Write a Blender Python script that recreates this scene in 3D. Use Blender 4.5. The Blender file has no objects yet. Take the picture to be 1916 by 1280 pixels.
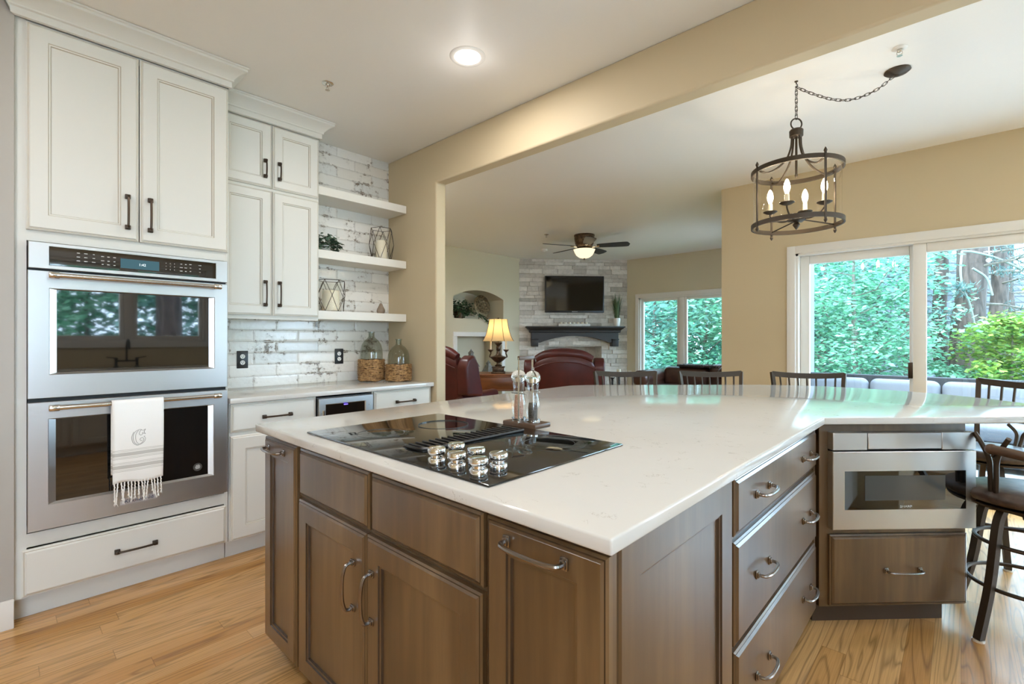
import bpy, bmesh, math, random
from mathutils import Vector, Matrix
PI = math.pi
scene = bpy.context.scene
COL = scene.collection
random.seed(7)

# ---------------------------------------------------------------- camera, sky, exposure, large lights
EYE = Vector((0.0, 0.0, 1.245))
YAW = math.radians(42.99)
cam_data = bpy.data.cameras.new('camera')
cam = bpy.data.objects.new('camera', cam_data)
COL.objects.link(cam)
cam.location = EYE
cam.rotation_euler = (PI / 2, 0, YAW)
cam_data.sensor_fit = 'HORIZONTAL'
cam_data.sensor_width = 36.0
cam_data.lens = 901.3 / 1916 * 36.0
cam_data.shift_y = -(640 - 635.6) / 1916
cam_data.clip_start = 0.02
cam_data.clip_end = 300
scene.camera = cam

vs = scene.view_settings
vs.view_transform = 'Standard'
vs.look = 'None'
vs.gamma = 1.0
vs.use_curve_mapping = False
vs.exposure = 0.22

world = bpy.data.worlds.new('sky')
scene.world = world
world.use_nodes = True
_nt = world.node_tree
_nt.nodes.clear()
_o = _nt.nodes.new('ShaderNodeOutputWorld')
_b = _nt.nodes.new('ShaderNodeBackground')
_t = _nt.nodes.new('ShaderNodeTexSky')
_t.sky_type = 'NISHITA'
_t.sun_disc = False
_t.sun_elevation = math.radians(52)
_t.sun_rotation = math.radians(200)
_t.air_density = 1.0
_t.dust_density = 4.0
_t.ozone_density = 1.0
_mx = _nt.nodes.new('ShaderNodeMixRGB')
_mx.inputs['Fac'].default_value = 0.80
_mx.inputs['Color2'].default_value = (3.3, 4.2, 5.5, 1)      # bright overcast veil over the blue
_nt.links.new(_t.outputs[0], _mx.inputs['Color1'])
_nt.links.new(_mx.outputs[0], _b.inputs['Color'])
_b.inputs['Strength'].default_value = 3.4
_nt.links.new(_b.outputs[0], _o.inputs[0])

sun_data = bpy.data.lights.new('sun', 'SUN')
sun_data.energy = 2.6
sun_data.angle = math.radians(25)
sun_data.color = (1.0, 0.97, 0.9)
sun = bpy.data.objects.new('sun', sun_data)
COL.objects.link(sun)
sun.rotation_euler = (math.radians(40), 0, math.radians(-25))  # high, from behind the house on to the trees

WARM = (1.0, 0.80, 0.58)
CAN_POWER = 13.0
BULB_E = 10.0
BULB_W = 1.7
FAN_E = 1.25
SHADE_E = 1.1

cy = scene.cycles
cy.use_denoising = True
cy.max_bounces = 9
cy.diffuse_bounces = 5
cy.glossy_bounces = 4
cy.transmission_bounces = 8
cy.transparent_max_bounces = 16
cy.sample_clamp_indirect = 6.0
cy.caustics_reflective = False
cy.caustics_refractive = False
cy.blur_glossy = 0.5

# ---------------------------------------------------------------- helpers: colours and materials
def S(r, g, b, a=1.0):
    f = lambda c: (c / 255) / 12.92 if c / 255 <= 0.04045 else ((c / 255 + 0.055) / 1.055) ** 2.4
    return (f(r), f(g), f(b), a)

class NT:
    def __init__(self, name):
        self.m = bpy.data.materials.new(name)
        self.m.use_nodes = True
        self.t = self.m.node_tree
        self.t.nodes.clear()
        self.out = self.t.nodes.new('ShaderNodeOutputMaterial')
    def n(self, kind, props=None, **ins):
        nd = self.t.nodes.new('ShaderNode' + kind)
        for k, v in (props or {}).items():
            setattr(nd, k, v)
        for k, v in ins.items():
            key = k.replace('_', ' ')
            if key.startswith('i') and key[1:].isdigit():
                key = int(key[1:])
            self.set(nd, key, v)
        return nd
    def set(self, nd, key, v):
        s = nd.inputs[key]
        if isinstance(v, bpy.types.Node):
            v = v.outputs[0]
        if isinstance(v, bpy.types.NodeSocket):
            self.t.links.new(v, s)
        else:
            if isinstance(v, tuple) and len(v) == 3 and s.type == 'RGBA':
                v = v + (1,)
            s.default_value = v
    def coord(self, scale=(1, 1, 1), rot=(0, 0, 0), loc=(0, 0, 0), which='Object'):
        c = self.n('TexCoord')
        mp = self.n('Mapping', Vector=c.outputs[which], Scale=scale, Rotation=rot, Location=loc)
        return mp
    def ramp(self, fac, stops):
        r = self.n('ValToRGB', Fac=fac)
        e = r.color_ramp.elements
        while len(e) < len(stops):
            e.new(0.5)
        for el, (p, c) in zip(e, stops):
            el.position = p
            el.color = c if len(c) == 4 else c + (1,)
        return r
    def math(self, op, a, b=0.0):
        return self.n('Math', {'operation': op}, i0=a, i1=b)
    def mix(self, fac, a, b, mode='MIX'):
        return self.n('MixRGB', {'blend_type': mode}, Fac=fac, Color1=a, Color2=b)
    def bsdf(self, **k):
        b = self.n('BsdfPrincipled')
        for kk, v in k.items():
            self.set(b, kk.replace('_', ' '), v)
        self.t.links.new(b.outputs[0], self.out.inputs[0])
        return b
    def bump(self, h, strength=0.3, dist=0.002):
        return self.n('Bump', Height=h, Strength=strength, Distance=dist)

def simple(name, color, rough=0.5, metal=0.0, **k):
    t = NT(name)
    t.bsdf(Base_Color=color, Roughness=rough, Metallic=metal, **k)
    return t.m

def noisy(name, c1, c2, rough=0.5, scale=20, metal=0.0, bump=0.0, bdist=0.001, stretch=(1, 1, 1), detail=4, **k):
    t = NT(name)
    mp = t.coord(scale=stretch)
    nz = t.n('TexNoise', Vector=mp, Scale=scale, Detail=detail)
    r = t.ramp(nz.outputs[0], [(0.3, c1), (0.7, c2)])
    kw = dict(k)
    if bump:
        kw['Normal'] = t.bump(nz.outputs[0], bump, bdist)
    t.bsdf(Base_Color=r, Roughness=rough, Metallic=metal, **kw)
    return t.m

def emit(name, color, strength):
    t = NT(name)
    e = t.n('Emission', Color=color, Strength=strength)
    t.t.links.new(e.outputs[0], t.out.inputs[0])
    return t.m

def pane(name, tint=(1, 1, 1), ior=1.45, rough=0.0):
    t = NT(name)
    tr = t.n('BsdfTransparent', Color=tint)
    gl = t.n('BsdfGlossy', Color=(1, 1, 1), Roughness=rough)
    lw = t.n('LayerWeight', Blend=0.5)
    f0 = ((ior - 1) / (ior + 1)) ** 2 * 1.6
    fr = t.math('ADD', f0, t.math('MULTIPLY', t.math('POWER', lw.outputs['Facing'], 5.0), 1 - f0))
    mx = t.n('MixShader', Fac=fr)
    t.t.links.new(tr.outputs[0], mx.inputs[1])
    t.t.links.new(gl.outputs[0], mx.inputs[2])
    t.t.links.new(mx.outputs[0], t.out.inputs[0])
    return t.m

M = {}
M['white_paint'] = simple('white_paint', S(216, 214, 206), 0.38)
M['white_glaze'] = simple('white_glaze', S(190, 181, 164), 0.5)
M['trim_white'] = simple('trim_white', S(226, 223, 217), 0.4)
M['shelf_white'] = simple('shelf_white', S(226, 221, 211), 0.42)

def wall_paint(name, col, rough=0.6, strength=0.12):
    t = NT(name)
    mp = t.coord(which='Object')
    nz = t.n('TexNoise', Vector=mp, Scale=38, Detail=3)
    n2 = t.n('TexNoise', Vector=mp, Scale=1.1, Detail=2)
    c = t.mix(n2.outputs[0], tuple(x * 0.97 for x in col[:3]), col[:3])
    t.bsdf(Base_Color=c, Roughness=rough, Normal=t.bump(nz.outputs[0], strength, 0.004))
    return t.m
M['wall_tan'] = wall_paint('wall_tan', S(200, 182, 149))
M['wall_tan_daylit'] = wall_paint('wall_tan_daylit', S(210, 200, 173))  # wall tan made greyer: daylight on the living room walls put into the colour
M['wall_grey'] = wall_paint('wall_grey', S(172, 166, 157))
M['ceiling'] = wall_paint('ceiling_paint', S(238, 235, 229), 0.45, 0.10)

def wood_cabinet():
    t = NT('alder_brown')
    mp = t.coord(scale=(1, 1, 0.07))
    n1 = t.n('TexNoise', Vector=mp, Scale=34, Detail=6, Roughness=0.6)
    mp2 = t.coord(scale=(1, 1, 0.22))
    n2 = t.n('TexNoise', Vector=mp2, Scale=5.0, Detail=3, Distortion=0.8)
    mixv = t.math('ADD', t.math('MULTIPLY', n1.outputs[0], 0.42), t.math('MULTIPLY', n2.outputs[0], 0.58))
    r = t.ramp(mixv, [(0.30, S(60, 42, 25)), (0.50, S(88, 65, 40)), (0.74, S(122, 96, 64))])
    mp3 = t.coord(scale=(1, 1, 0.6))
    vo = t.n('TexVoronoi', Vector=mp3, Scale=3.1, Randomness=1.0)
    kn = t.ramp(vo.outputs['Distance'], [(0.022, (1, 1, 1)), (0.045, (0, 0, 0))])
    c = t.mix(t.math('MULTIPLY', kn.outputs[0], 0.7), r, S(45, 30, 20))
    t.bsdf(Base_Color=c, Roughness=0.30, Normal=t.bump(n1.outputs[0], 0.06, 0.001), Coat_Weight=0.8, Coat_Roughness=0.30, Coat_IOR=1.65)
    return t.m
M['wood'] = wood_cabinet()
M['wood_glaze'] = noisy('wood_glaze', S(40, 28, 19), S(70, 53, 38), 0.32, 60, stretch=(1, 1, 0.1))
M['wood_dark'] = simple('toe_kick_wood', S(70, 54, 42), 0.5)  # plain dark brown for the island toe kicks

def floor_oak():
    t = NT('oak_boards')
    c = t.n('TexCoord')
    sp = t.n('SeparateXYZ', Vector=c.outputs['Object'])
    W = 0.083
    xs = t.math('DIVIDE', sp.outputs[0], W)
    row = t.math('FLOOR', xs)
    fx = t.math('FRACT', xs)
    wn = t.n('TexWhiteNoise', {'noise_dimensions': '1D'}, W=row)
    yo = t.math('ADD', t.math('DIVIDE', sp.outputs[1], 1.15), t.math('MULTIPLY', wn.outputs[0], 7.3))
    pid = t.math('FLOOR', yo)
    fy = t.math('FRACT', yo)
    wn2 = t.n('TexWhiteNoise', {'noise_dimensions': '2D'}, Vector=t.n('CombineXYZ', X=row, Y=pid))
    # cathedral grain: distorted rings squeezed along the board, offset per board
    off = t.n('CombineXYZ', X=t.math('MULTIPLY', wn2.outputs[0], 13.0), Y=t.math('MULTIPLY', wn2.outputs[0], 29.0), Z=0.0)
    v = t.n('VectorMath', {'operation': 'ADD'}, i0=c.outputs['Object'], i1=off)
    mp = t.n('Mapping', Vector=v, Scale=(1.0, 0.075, 1.0))
    nz = t.n('TexNoise', Vector=mp, Scale=9.0, Detail=2.0, Distortion=0.4)
    rings = t.math('FRACT', t.math('MULTIPLY', nz.outputs[0], 12.0))
    rr = t.ramp(rings, [(0.0, (0.55, 0.55, 0.55)), (0.25, (1, 1, 1)), (0.8, (1, 1, 1)), (1.0, (0.55, 0.55, 0.55))])
    mp2 = t.n('Mapping', Vector=v, Scale=(1.0, 0.02, 1.0))
    fine = t.n('TexNoise', Vector=mp2, Scale=210.0, Detail=2.0)
    fr = t.ramp(fine.outputs[0], [(0.35, (0.72, 0.72, 0.72)), (0.6, (1, 1, 1))])
    tone = t.ramp(wn2.outputs[0], [(0.0, S(190, 138, 78)), (0.5, S(206, 157, 96)), (1.0, S(217, 171, 114))])
    c1 = t.mix(0.9, tone, rr, 'MULTIPLY')
    c2 = t.mix(0.6, c1, fr, 'MULTIPLY')
    gx = t.math('LESS_THAN', t.math('MINIMUM', fx, t.math('SUBTRACT', 1.0, fx)), 0.012)
    gy = t.math('LESS_THAN', t.math('MINIMUM', fy, t.math('SUBTRACT', 1.0, fy)), 0.0012)
    gap = t.math('MAXIMUM', gx, gy)
    c3 = t.mix(t.math('MULTIPLY', gap, 0.42), c2, S(80, 50, 24))
    h = t.math('SUBTRACT', t.math('MULTIPLY', rr.outputs[0], 0.25), gap)
    t.bsdf(Base_Color=c3, Roughness=0.27, Normal=t.bump(h, 0.25, 0.0015), Coat_Weight=0.25, Coat_Roughness=0.15)
    return t.m
M['floor'] = floor_oak()

def quartz():
    t = NT('quartz_white')
    mp = t.coord()
    w = t.n('TexNoise', Vector=mp, Scale=7.0, Detail=3.0)
    v = t.n('VectorMath', {'operation': 'ADD'}, i0=mp, i1=t.n('VectorMath', {'operation': 'SCALE'}, i0=w.outputs['Color'], Scale=0.25))
    n1 = t.n('TexNoise', Vector=v, Scale=9.0, Detail=5.0, Roughness=0.6)
    d = t.math('ABSOLUTE', t.math('SUBTRACT', n1.outputs[0], 0.5))
    thin = t.ramp(d, [(0.0, (1, 1, 1)), (0.006, (0, 0, 0))])
    patch = t.n('TexNoise', Vector=mp, Scale=16.0, Detail=3.0)
    pm = t.ramp(patch.outputs[0], [(0.56, (0, 0, 0)), (0.63, (1, 1, 1))])
    fac = t.math('MULTIPLY', t.math('MULTIPLY', thin.outputs[0], pm.outputs[0]), 0.75)
    big = t.n('TexNoise', Vector=mp, Scale=3.0, Detail=4.0)
    base = t.mix(big.outputs[0], S(202, 199, 192), S(211, 208, 202))
    c = t.mix(fac, base, S(150, 140, 126))
    t.bsdf(Base_Color=c, Roughness=0.10, Specular_IOR_Level=0.55)
    return t.m
M['quartz'] = quartz()

def tile():
    t = NT('distressed_tile')
    c = t.n('TexCoord')
    sp = t.n('SeparateXYZ', Vector=c.outputs['Object'])
    uv = t.n('CombineXYZ', X=sp.outputs[1], Y=t.math('SUBTRACT', sp.outputs[2], 1.395 - 17 * 0.0815), Z=0.0)
    br = t.n('TexBrick', {'offset': 0.5, 'squash': 1.0}, Vector=uv, Scale=1.0, Color1=(0, 0, 0), Color2=(1, 1, 1), Mortar=(0.5, 0.5, 0.5),
             Mortar_Size=0.0022, Mortar_Smooth=0.1, Brick_Width=0.308, Row_Height=0.0815)
    br2 = t.n('TexBrick', {'offset': 0.5, 'squash': 1.0}, Vector=uv, Scale=1.0, Color1=(0, 0, 0), Color2=(1, 1, 1), Mortar=(0.5, 0.5, 0.5),
              Mortar_Size=0.016, Mortar_Smooth=1.0, Brick_Width=0.308, Row_Height=0.0815)
    tone = t.ramp(br.outputs[0], [(0.0, S(226, 221, 211)), (0.5, S(236, 233, 226)), (1.0, S(219, 219, 214))])
    n1 = t.n('TexNoise', Vector=uv, Scale=26.0, Detail=7.0, Roughness=0.75)
    n2 = t.n('TexNoise', Vector=uv, Scale=5.5, Detail=2.0)
    edge = t.math('MULTIPLY', br2.outputs['Fac'], 0.13)
    wv = t.math('ADD', t.math('ADD', n1.outputs[0], edge), t.math('MULTIPLY', t.math('SUBTRACT', n2.outputs[0], 0.5), 0.75))
    worn = t.ramp(wv, [(0.665, (0, 0, 0)), (0.71, (1, 1, 1))])
    soft = t.ramp(wv, [(0.56, (0, 0, 0)), (0.74, (0.62, 0.62, 0.62))])
    n3 = t.n('TexNoise', Vector=uv, Scale=60.0, Detail=2.0)
    dcol = t.ramp(n3.outputs[0], [(0.4, S(104, 88, 72)), (0.6, S(150, 138, 124))])
    c1 = t.mix(soft, tone, S(178, 171, 162))
    c2 = t.mix(worn, c1, dcol)
    c3 = t.mix(br.outputs['Fac'], c2, S(198, 193, 184))
    wavy = t.n('TexNoise', Vector=uv, Scale=30.0, Detail=2.0)
    h = t.math('SUBTRACT', t.math('ADD', t.math('MULTIPLY', wavy.outputs[0], 0.8), t.math('MULTIPLY', br2.outputs['Fac'], -0.6)), t.math('ADD', br.outputs['Fac'], t.math('MULTIPLY', worn.outputs[0], 0.3)))
    t.bsdf(Base_Color=c3, Roughness=t.math('ADD', 0.12, t.math('MULTIPLY', br.outputs['Fac'], 0.5)), Normal=t.bump(h, 0.55, 0.0035))
    return t.m
M['tile'] = tile()

def stone():
    t = NT('split_face_stone')
    mp = t.coord()
    g = t.n('NewGeometry')
    n1 = t.n('TexNoise', Vector=mp, Scale=14.0, Detail=8.0, Roughness=0.7)
    n2 = t.n('TexNoise', Vector=mp, Scale=45.0, Detail=4.0)
    tone = t.ramp(g.outputs['Random Per Island'], [(0.0, S(176, 169, 158)), (0.35, S(218, 211, 200)), (0.7, S(232, 227, 218)), (1.0, S(198, 191, 180))])
    r = t.ramp(n1.outputs[0], [(0.32, (0.62, 0.61, 0.6)), (0.55, (1, 1, 1))])
    c = t.mix(0.6, tone, r, 'MULTIPLY')
    h = t.math('ADD', n1.outputs[0], t.math('MULTIPLY', n2.outputs[0], 0.4))
    t.bsdf(Base_Color=c, Roughness=0.75, Normal=t.bump(h, 0.9, 0.012))
    return t.m
M['stone'] = stone()

def brushed(name, col, rough=0.28, axis=(1, 1, 60)):
    t = NT(name)
    mp = t.coord(scale=axis)
    nz = t.n('TexNoise', Vector=mp, Scale=18.0, Detail=3.0)
    rr = t.math('ADD', rough - 0.05, t.math('MULTIPLY', nz.outputs[0], 0.1))
    t.bsdf(Base_Color=col, Metallic=1.0, Roughness=rr)
    return t.m
M['steel'] = brushed('brushed_steel', S(208, 209, 210), 0.34)
M['steel_plain'] = simple('polished_steel', S(215, 213, 208), 0.18, 1.0)
M['chrome'] = simple('chrome', S(232, 232, 232), 0.06, 1.0)
M['pewter'] = simple('pewter', S(150, 142, 136), 0.27, 1.0)
M['bronze'] = simple('oil_rubbed_bronze', S(72, 60, 50), 0.38, 0.85)
M['iron'] = simple('dark_iron', S(74, 64, 54), 0.5, 0.7)
M['black_glass'] = simple('black_glass', S(12, 13, 14), 0.035, 0.0, Specular_IOR_Level=0.9, Coat_Weight=1.0, Coat_Roughness=0.02)
M['cook_glass'] = simple('ceramic_glass', S(16, 16, 15), 0.05, 0.0, Specular_IOR_Level=0.9)
M['black_plastic'] = simple('black_plastic', S(22, 22, 22), 0.35)
M['oven_dark'] = simple('oven_gap', S(14, 13, 13), 0.6)
M['ink_grey'] = simple('ring_marking', S(70, 70, 68), 0.3)
M['white_ink'] = simple('white_lettering', S(225, 228, 228), 0.5)
M['blue_ink'] = simple('navy_lettering', S(36, 52, 96), 0.5)
M['label_silver'] = simple('silver_label', S(214, 216, 222), 0.3, 0.6)
M['lcd'] = emit('lcd_screen', S(120, 170, 185), 0.35)
M['lcd_digits'] = emit('lcd_digits', S(235, 250, 255), 1.4)
M['led_blue'] = emit('blue_led', (0.18, 0.12, 1.0), 3.0)
M['pane'] = pane('window_glass', (0.94, 0.98, 0.97))
M['pane_tinted'] = pane('coated_window_glass', (0.66, 0.80, 0.80))
M['glass'] = simple('solid_acrylic', (0.96, 0.97, 0.97, 1), 0.0, 0.0, Transmission_Weight=1.0, IOR=1.49)
M['shade_glass'] = pane('lantern_glass', (0.98, 0.97, 0.94), 1.08)
def glass(name, col, rough=0.0, ior=1.45):
    return simple(name, col, rough, 0.0, Transmission_Weight=1.0, IOR=ior)
M['bottle_glass'] = pane('bottle_glass', (0.74, 0.76, 0.72), 1.5)
M['clear_glass'] = pane('acrylic', (0.93, 0.94, 0.94), 1.55)
M['wax'] = simple('candle_wax', S(240, 232, 212), 0.5, 0.0, Subsurface_Weight=0.15, Subsurface_Radius=(0.02, 0.015, 0.01))
M['salt'] = noisy('pink_salt', S(196, 134, 104), S(232, 196, 176), 0.6, 220, bump=0.6)
M['pepper'] = noisy('peppercorns', S(30, 27, 25), S(96, 88, 80), 0.6, 260, bump=0.6)
M['walnut'] = simple('dark_walnut', S(88, 66, 50), 0.4)
M['wicker'] = noisy('wicker_strands', S(116, 82, 48), S(190, 150, 100), 0.6, 55, bump=0.3)
M['wicker_dark'] = simple('wicker_inner', S(60, 40, 22), 0.8)
M['ceramic_white'] = simple('white_ceramic', S(238, 236, 230), 0.25)
M['taupe_glaze'] = noisy('taupe_glaze', S(116, 98, 82), S(160, 142, 124), 0.22, 9)
def leaf(name, c1, c2, trans=0.35, rough=0.5):
    t = NT(name)
    g = t.n('NewGeometry')
    r = t.ramp(g.outputs['Random Per Island'], [(0.0, c1), (1.0, c2)])
    b = t.bsdf(Base_Color=r, Roughness=rough, Specular_IOR_Level=0.35)
    if trans:
        tl = t.n('BsdfTranslucent', Color=r)
        mx = t.n('MixShader', Fac=trans)
        t.t.links.new(b.outputs[0], mx.inputs[1])
        t.t.links.new(tl.outputs[0], mx.inputs[2])
        t.t.links.new(mx.outputs[0], t.out.inputs[0])
    return t.m
M['ivy'] = leaf('ivy_leaves', S(42, 66, 48), S(112, 136, 112), 0)
M['fern'] = leaf('dark_foliage', S(28, 58, 34), S(78, 108, 70), 0)
M['grass'] = leaf('ornamental_grass', S(58, 84, 56), S(110, 132, 92), 0)
M['black_wood'] = simple('black_stained_wood', S(38, 36, 36), 0.42)
M['screen'] = simple('tv_screen', S(14, 13, 14), 0.08, 0.0, Specular_IOR_Level=0.7)
M['red_leather'] = noisy('oxblood_leather', S(62, 18, 16), S(80, 25, 22), 0.38, 6, bump=0.1)
M['brown_leather'] = noisy('brown_leather', S(58, 36, 28), S(82, 54, 42), 0.34, 9, bump=0.15)
M['seat_leather'] = noisy('distressed_leather', S(56, 44, 38), S(96, 80, 70), 0.34, 26, bump=0.25)
M['cherry'] = noisy('cherry_wood', S(92, 52, 26), S(140, 84, 44), 0.3, 12, stretch=(0.2, 1, 1))
M['antique_bronze'] = noisy('antique_bronze', S(52, 40, 32), S(110, 88, 66), 0.35, 40, metal=0.6, bump=0.3)
M['silver_leaf'] = noisy('embossed_metal', S(58, 44, 32), S(168, 144, 110), 0.3, 30, metal=0.8, bump=1.0, bdist=0.01)
M['lantern_grey'] = noisy('weathered_zinc', S(104, 100, 94), S(150, 146, 138), 0.5, 20, metal=0.3)
M['cotton'] = noisy('white_cotton', S(228, 226, 222), S(240, 238, 234), 0.85, 300, bump=0.2)
M['thread'] = simple('grey_thread', S(150, 146, 140), 0.8)
def bulb_glass():
    t = NT('bulb_glow')
    e = t.n('Emission', Color=(1.0, 0.87, 0.66), Strength=BULB_E)
    tr = t.n('BsdfTransparent')
    ad = t.n('AddShader')
    t.t.links.new(e.outputs[0], ad.inputs[0]); t.t.links.new(tr.outputs[0], ad.inputs[1])
    t.t.links.new(ad.outputs[0], t.out.inputs[0])
    return t.m
M['bulb'] = bulb_glass()
M['can_glow'] = emit('downlight_glow', (1.0, 0.95, 0.86), 9.0)
M['bowl_glow'] = emit('fan_bowl_glow', (1.0, 0.83, 0.52), FAN_E)
def lit_shade():
    t = NT('lit_lampshade')
    d = t.n('BsdfTranslucent', Color=S(238, 208, 150))
    f = t.n('BsdfDiffuse', Color=S(236, 210, 160))
    mx = t.n('MixShader', Fac=0.5)
    t.t.links.new(d.outputs[0], mx.inputs[1]); t.t.links.new(f.outputs[0], mx.inputs[2])
    t.t.links.new(mx.outputs[0], t.out.inputs[0])
    return t.m
M['lampshade'] = lit_shade()
M['candle_sleeve'] = simple('candle_sleeve', S(236, 224, 196), 0.5)
M['bark'] = noisy('pine_bark', S(40, 35, 33), S(88, 76, 71), 0.9, 14, bump=1.0, bdist=0.03, stretch=(1, 1, 0.25))
M['branch'] = noisy('grey_branch', S(78, 72, 66), S(120, 112, 104), 0.9, 30)
M['dead_branch'] = simple('dead_branch', S(116, 122, 118), 0.9)
M['leaf_green'] = leaf('aspen_leaves', S(70, 136, 104), S(146, 194, 166))
M['leaf_teal'] = leaf('oak_leaves', S(86, 142, 130), S(150, 192, 182))
M['leaf_lime'] = leaf('shrub_leaves', S(72, 124, 62), S(146, 168, 76))
M['needles'] = leaf('pine_needles', S(52, 92, 92), S(100, 140, 138))
def shingle():
    t = NT('grey_shingles')
    c = t.n('TexCoord')
    sp = t.n('SeparateXYZ', Vector=c.outputs['Object'])
    uv = t.n('CombineXYZ', X=sp.outputs[0], Y=sp.outputs[2], Z=0.0)
    br = t.n('TexBrick', {'offset': 0.5}, Vector=uv, Scale=1.0, Color1=S(54, 60, 66), Color2=S(74, 80, 88), Mortar=S(16, 18, 20),
             Mortar_Size=0.035, Mortar_Smooth=0.2, Brick_Width=0.9, Row_Height=0.26)
    t.bsdf(Base_Color=br, Roughness=0.85)
    return t.m
M['shingles'] = shingle()
M['siding'] = simple('pale_siding', S(84, 90, 96), 0.8)
M['fascia'] = simple('dark_fascia', S(70, 72, 76), 0.7)
M['stucco_ext'] = simple('exterior_stucco', S(104, 102, 112), 0.85)
M['cushion'] = noisy('outdoor_fabric', S(104, 104, 110), S(116, 116, 122), 0.9, 200, bump=0.15)
M['dark_wicker'] = noisy('dark_wicker', S(22, 22, 25), S(38, 38, 42), 0.7, 90, bump=0.4)
M['deck'] = noisy('deck_boards', S(196, 196, 198), S(216, 216, 218), 0.6, 6, stretch=(1, 0.1, 1))
M['bounce_slab'] = noisy('bounce_concrete', S(206, 206, 204), S(222, 221, 218), 0.9, 3)
M['earth'] = noisy('forest_floor', S(70, 96, 66), S(120, 140, 100), 0.95, 2)
M['flagstone'] = noisy('flagstone', S(170, 168, 164), S(206, 204, 200), 0.8, 6, bump=0.3)
M['sink_black'] = simple('matte_black', S(26, 25, 25), 0.4, 0.3)

# ---------------------------------------------------------------- helpers: geometry
class G:
    def __init__(self):
        self.v, self.f, self.mi, self.m = [], [], [], 0
    def _add(self, vs_, fs_):
        b = len(self.v)
        self.v.extend(tuple(x) for x in vs_)
        for f in fs_:
            self.f.append(tuple(i + b for i in f))
            self.mi.append(self.m)
        return self
    def box(self, x0, y0, z0, x1, y1, z1, bev=0.0, seg=2):
        if bev <= 0:
            v = [(x, y, z) for z in (z0, z1) for y in (y0, y1) for x in (x0, x1)]
            return self._add(v, [(0, 2, 3, 1), (4, 5, 7, 6), (0, 1, 5, 4), (2, 6, 7, 3), (0, 4, 6, 2), (1, 3, 7, 5)])
        bm = bmesh.new()
        bmesh.ops.create_cube(bm, size=1.0)
        for vv in bm.verts:
            vv.co = Vector(((x0 + x1) / 2 + vv.co.x * (x1 - x0), (y0 + y1) / 2 + vv.co.y * (y1 - y0), (z0 + z1) / 2 + vv.co.z * (z1 - z0)))
        bmesh.ops.bevel(bm, geom=list(bm.edges), offset=bev, segments=seg, affect='EDGES', profile=0.5)
        bm.verts.index_update()
        self._add([vv.co[:] for vv in bm.verts], [[vv.index for vv in f.verts] for f in bm.faces])
        bm.free()
        return self
    def rects(self, rings, cap0=False, cap1=True, mats=None):
        """loft of axis-aligned rectangles in the local x-z plane; ring = (x0, z0, x1, z1, y)"""
        b = len(self.v)
        for (x0, z0, x1, z1, y) in rings:
            self.v.extend([(x0, y, z0), (x1, y, z0), (x1, y, z1), (x0, y, z1)])
        for i in range(len(rings) - 1):
            for k in range(4):
                a, c = b + i * 4 + k, b + i * 4 + (k + 1) % 4
                self.f.append((a, c, c + 4, a + 4))
                self.mi.append(mats[i] if mats else self.m)
        if cap0:
            self.f.append((b + 3, b + 2, b + 1, b)); self.mi.append(mats[0] if mats else self.m)
        if cap1:
            e = b + (len(rings) - 1) * 4
            self.f.append((e, e + 1, e + 2, e + 3)); self.mi.append(0 if mats else self.m)
        return self
    def prism(self, poly, a0, a1, axis='z'):
        n = len(poly)
        def P(u, w, a):
            return (u, w, a) if axis == 'z' else ((a, u, w) if axis == 'x' else (u, a, w))
        v = [P(u, w, a0) for u, w in poly] + [P(u, w, a1) for u, w in poly]
        f = [tuple(range(n - 1, -1, -1)), tuple(range(n, 2 * n))]
        f += [(i, (i + 1) % n, n + (i + 1) % n, n + i) for i in range(n)]
        return self._add(v, f)
    def lathe(self, prof, n=24, c=(0, 0, 0), cap=True, axis='z'):
        b = len(self.v)
        for (r, z) in prof:
            for k in range(n):
                a = 2 * PI * k / n
                p = (r * math.cos(a), r * math.sin(a), z)
                if axis == 'y':
                    p = (p[0], -p[2], p[1])
                elif axis == 'x':
                    p = (p[2], p[0], p[1])
                self.v.append((p[0] + c[0], p[1] + c[1], p[2] + c[2]))
        for i in range(len(prof) - 1):
            for k in range(n):
                a, d = b + i * n + k, b + i * n + (k + 1) % n
                self.f.append((a, d, d + n, a + n)); self.mi.append(self.m)
        if cap:
            self.f.append(tuple(b + k for k in range(n - 1, -1, -1))); self.mi.append(self.m)
            e = b + (len(prof) - 1) * n
            self.f.append(tuple(e + k for k in range(n))); self.mi.append(self.m)
        return self
    def tube(self, pts, r, n=8, closed=False, cap=True, flat=1.0):
        pts = [Vector(p) for p in pts]
        m = len(pts)
        rs = r if isinstance(r, (list, tuple)) else [r] * m
        b = len(self.v)
        prev = None
        for i, p in enumerate(pts):
            if closed:
                d = pts[(i + 1) % m] - pts[i - 1]
            else:
                d = pts[min(i + 1, m - 1)] - pts[max(i - 1, 0)]
            d = d.normalized() if d.length > 1e-9 else Vector((0, 0, 1))
            if prev is None:
                up = Vector((0, 0, 1)) if abs(d.z) < 0.9 else Vector((1, 0, 0))
                u = d.cross(up).normalized()
            else:
                u = (prev - d * prev.dot(d))
                u = u.normalized() if u.length > 1e-6 else d.orthogonal().normalized()
            prev = u
            w = d.cross(u)
            for k in range(n):
                a = 2 * PI * k / n + (PI / n if n == 4 else 0)
                self.v.append(tuple(p + u * (rs[i] * math.cos(a)) + w * (rs[i] * flat * math.sin(a))))
        rng = m if closed else m - 1
        for i in range(rng):
            j = (i + 1) % m
            for k in range(n):
                self.f.append((b + i * n + k, b + i * n + (k + 1) % n, b + j * n + (k + 1) % n, b + j * n + k)); self.mi.append(self.m)
        if cap and not closed:
            self.f.append(tuple(b + k for k in range(n - 1, -1, -1))); self.mi.append(self.m)
            e = b + (m - 1) * n
            self.f.append(tuple(e + k for k in range(n))); self.mi.append(self.m)
        return self
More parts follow.
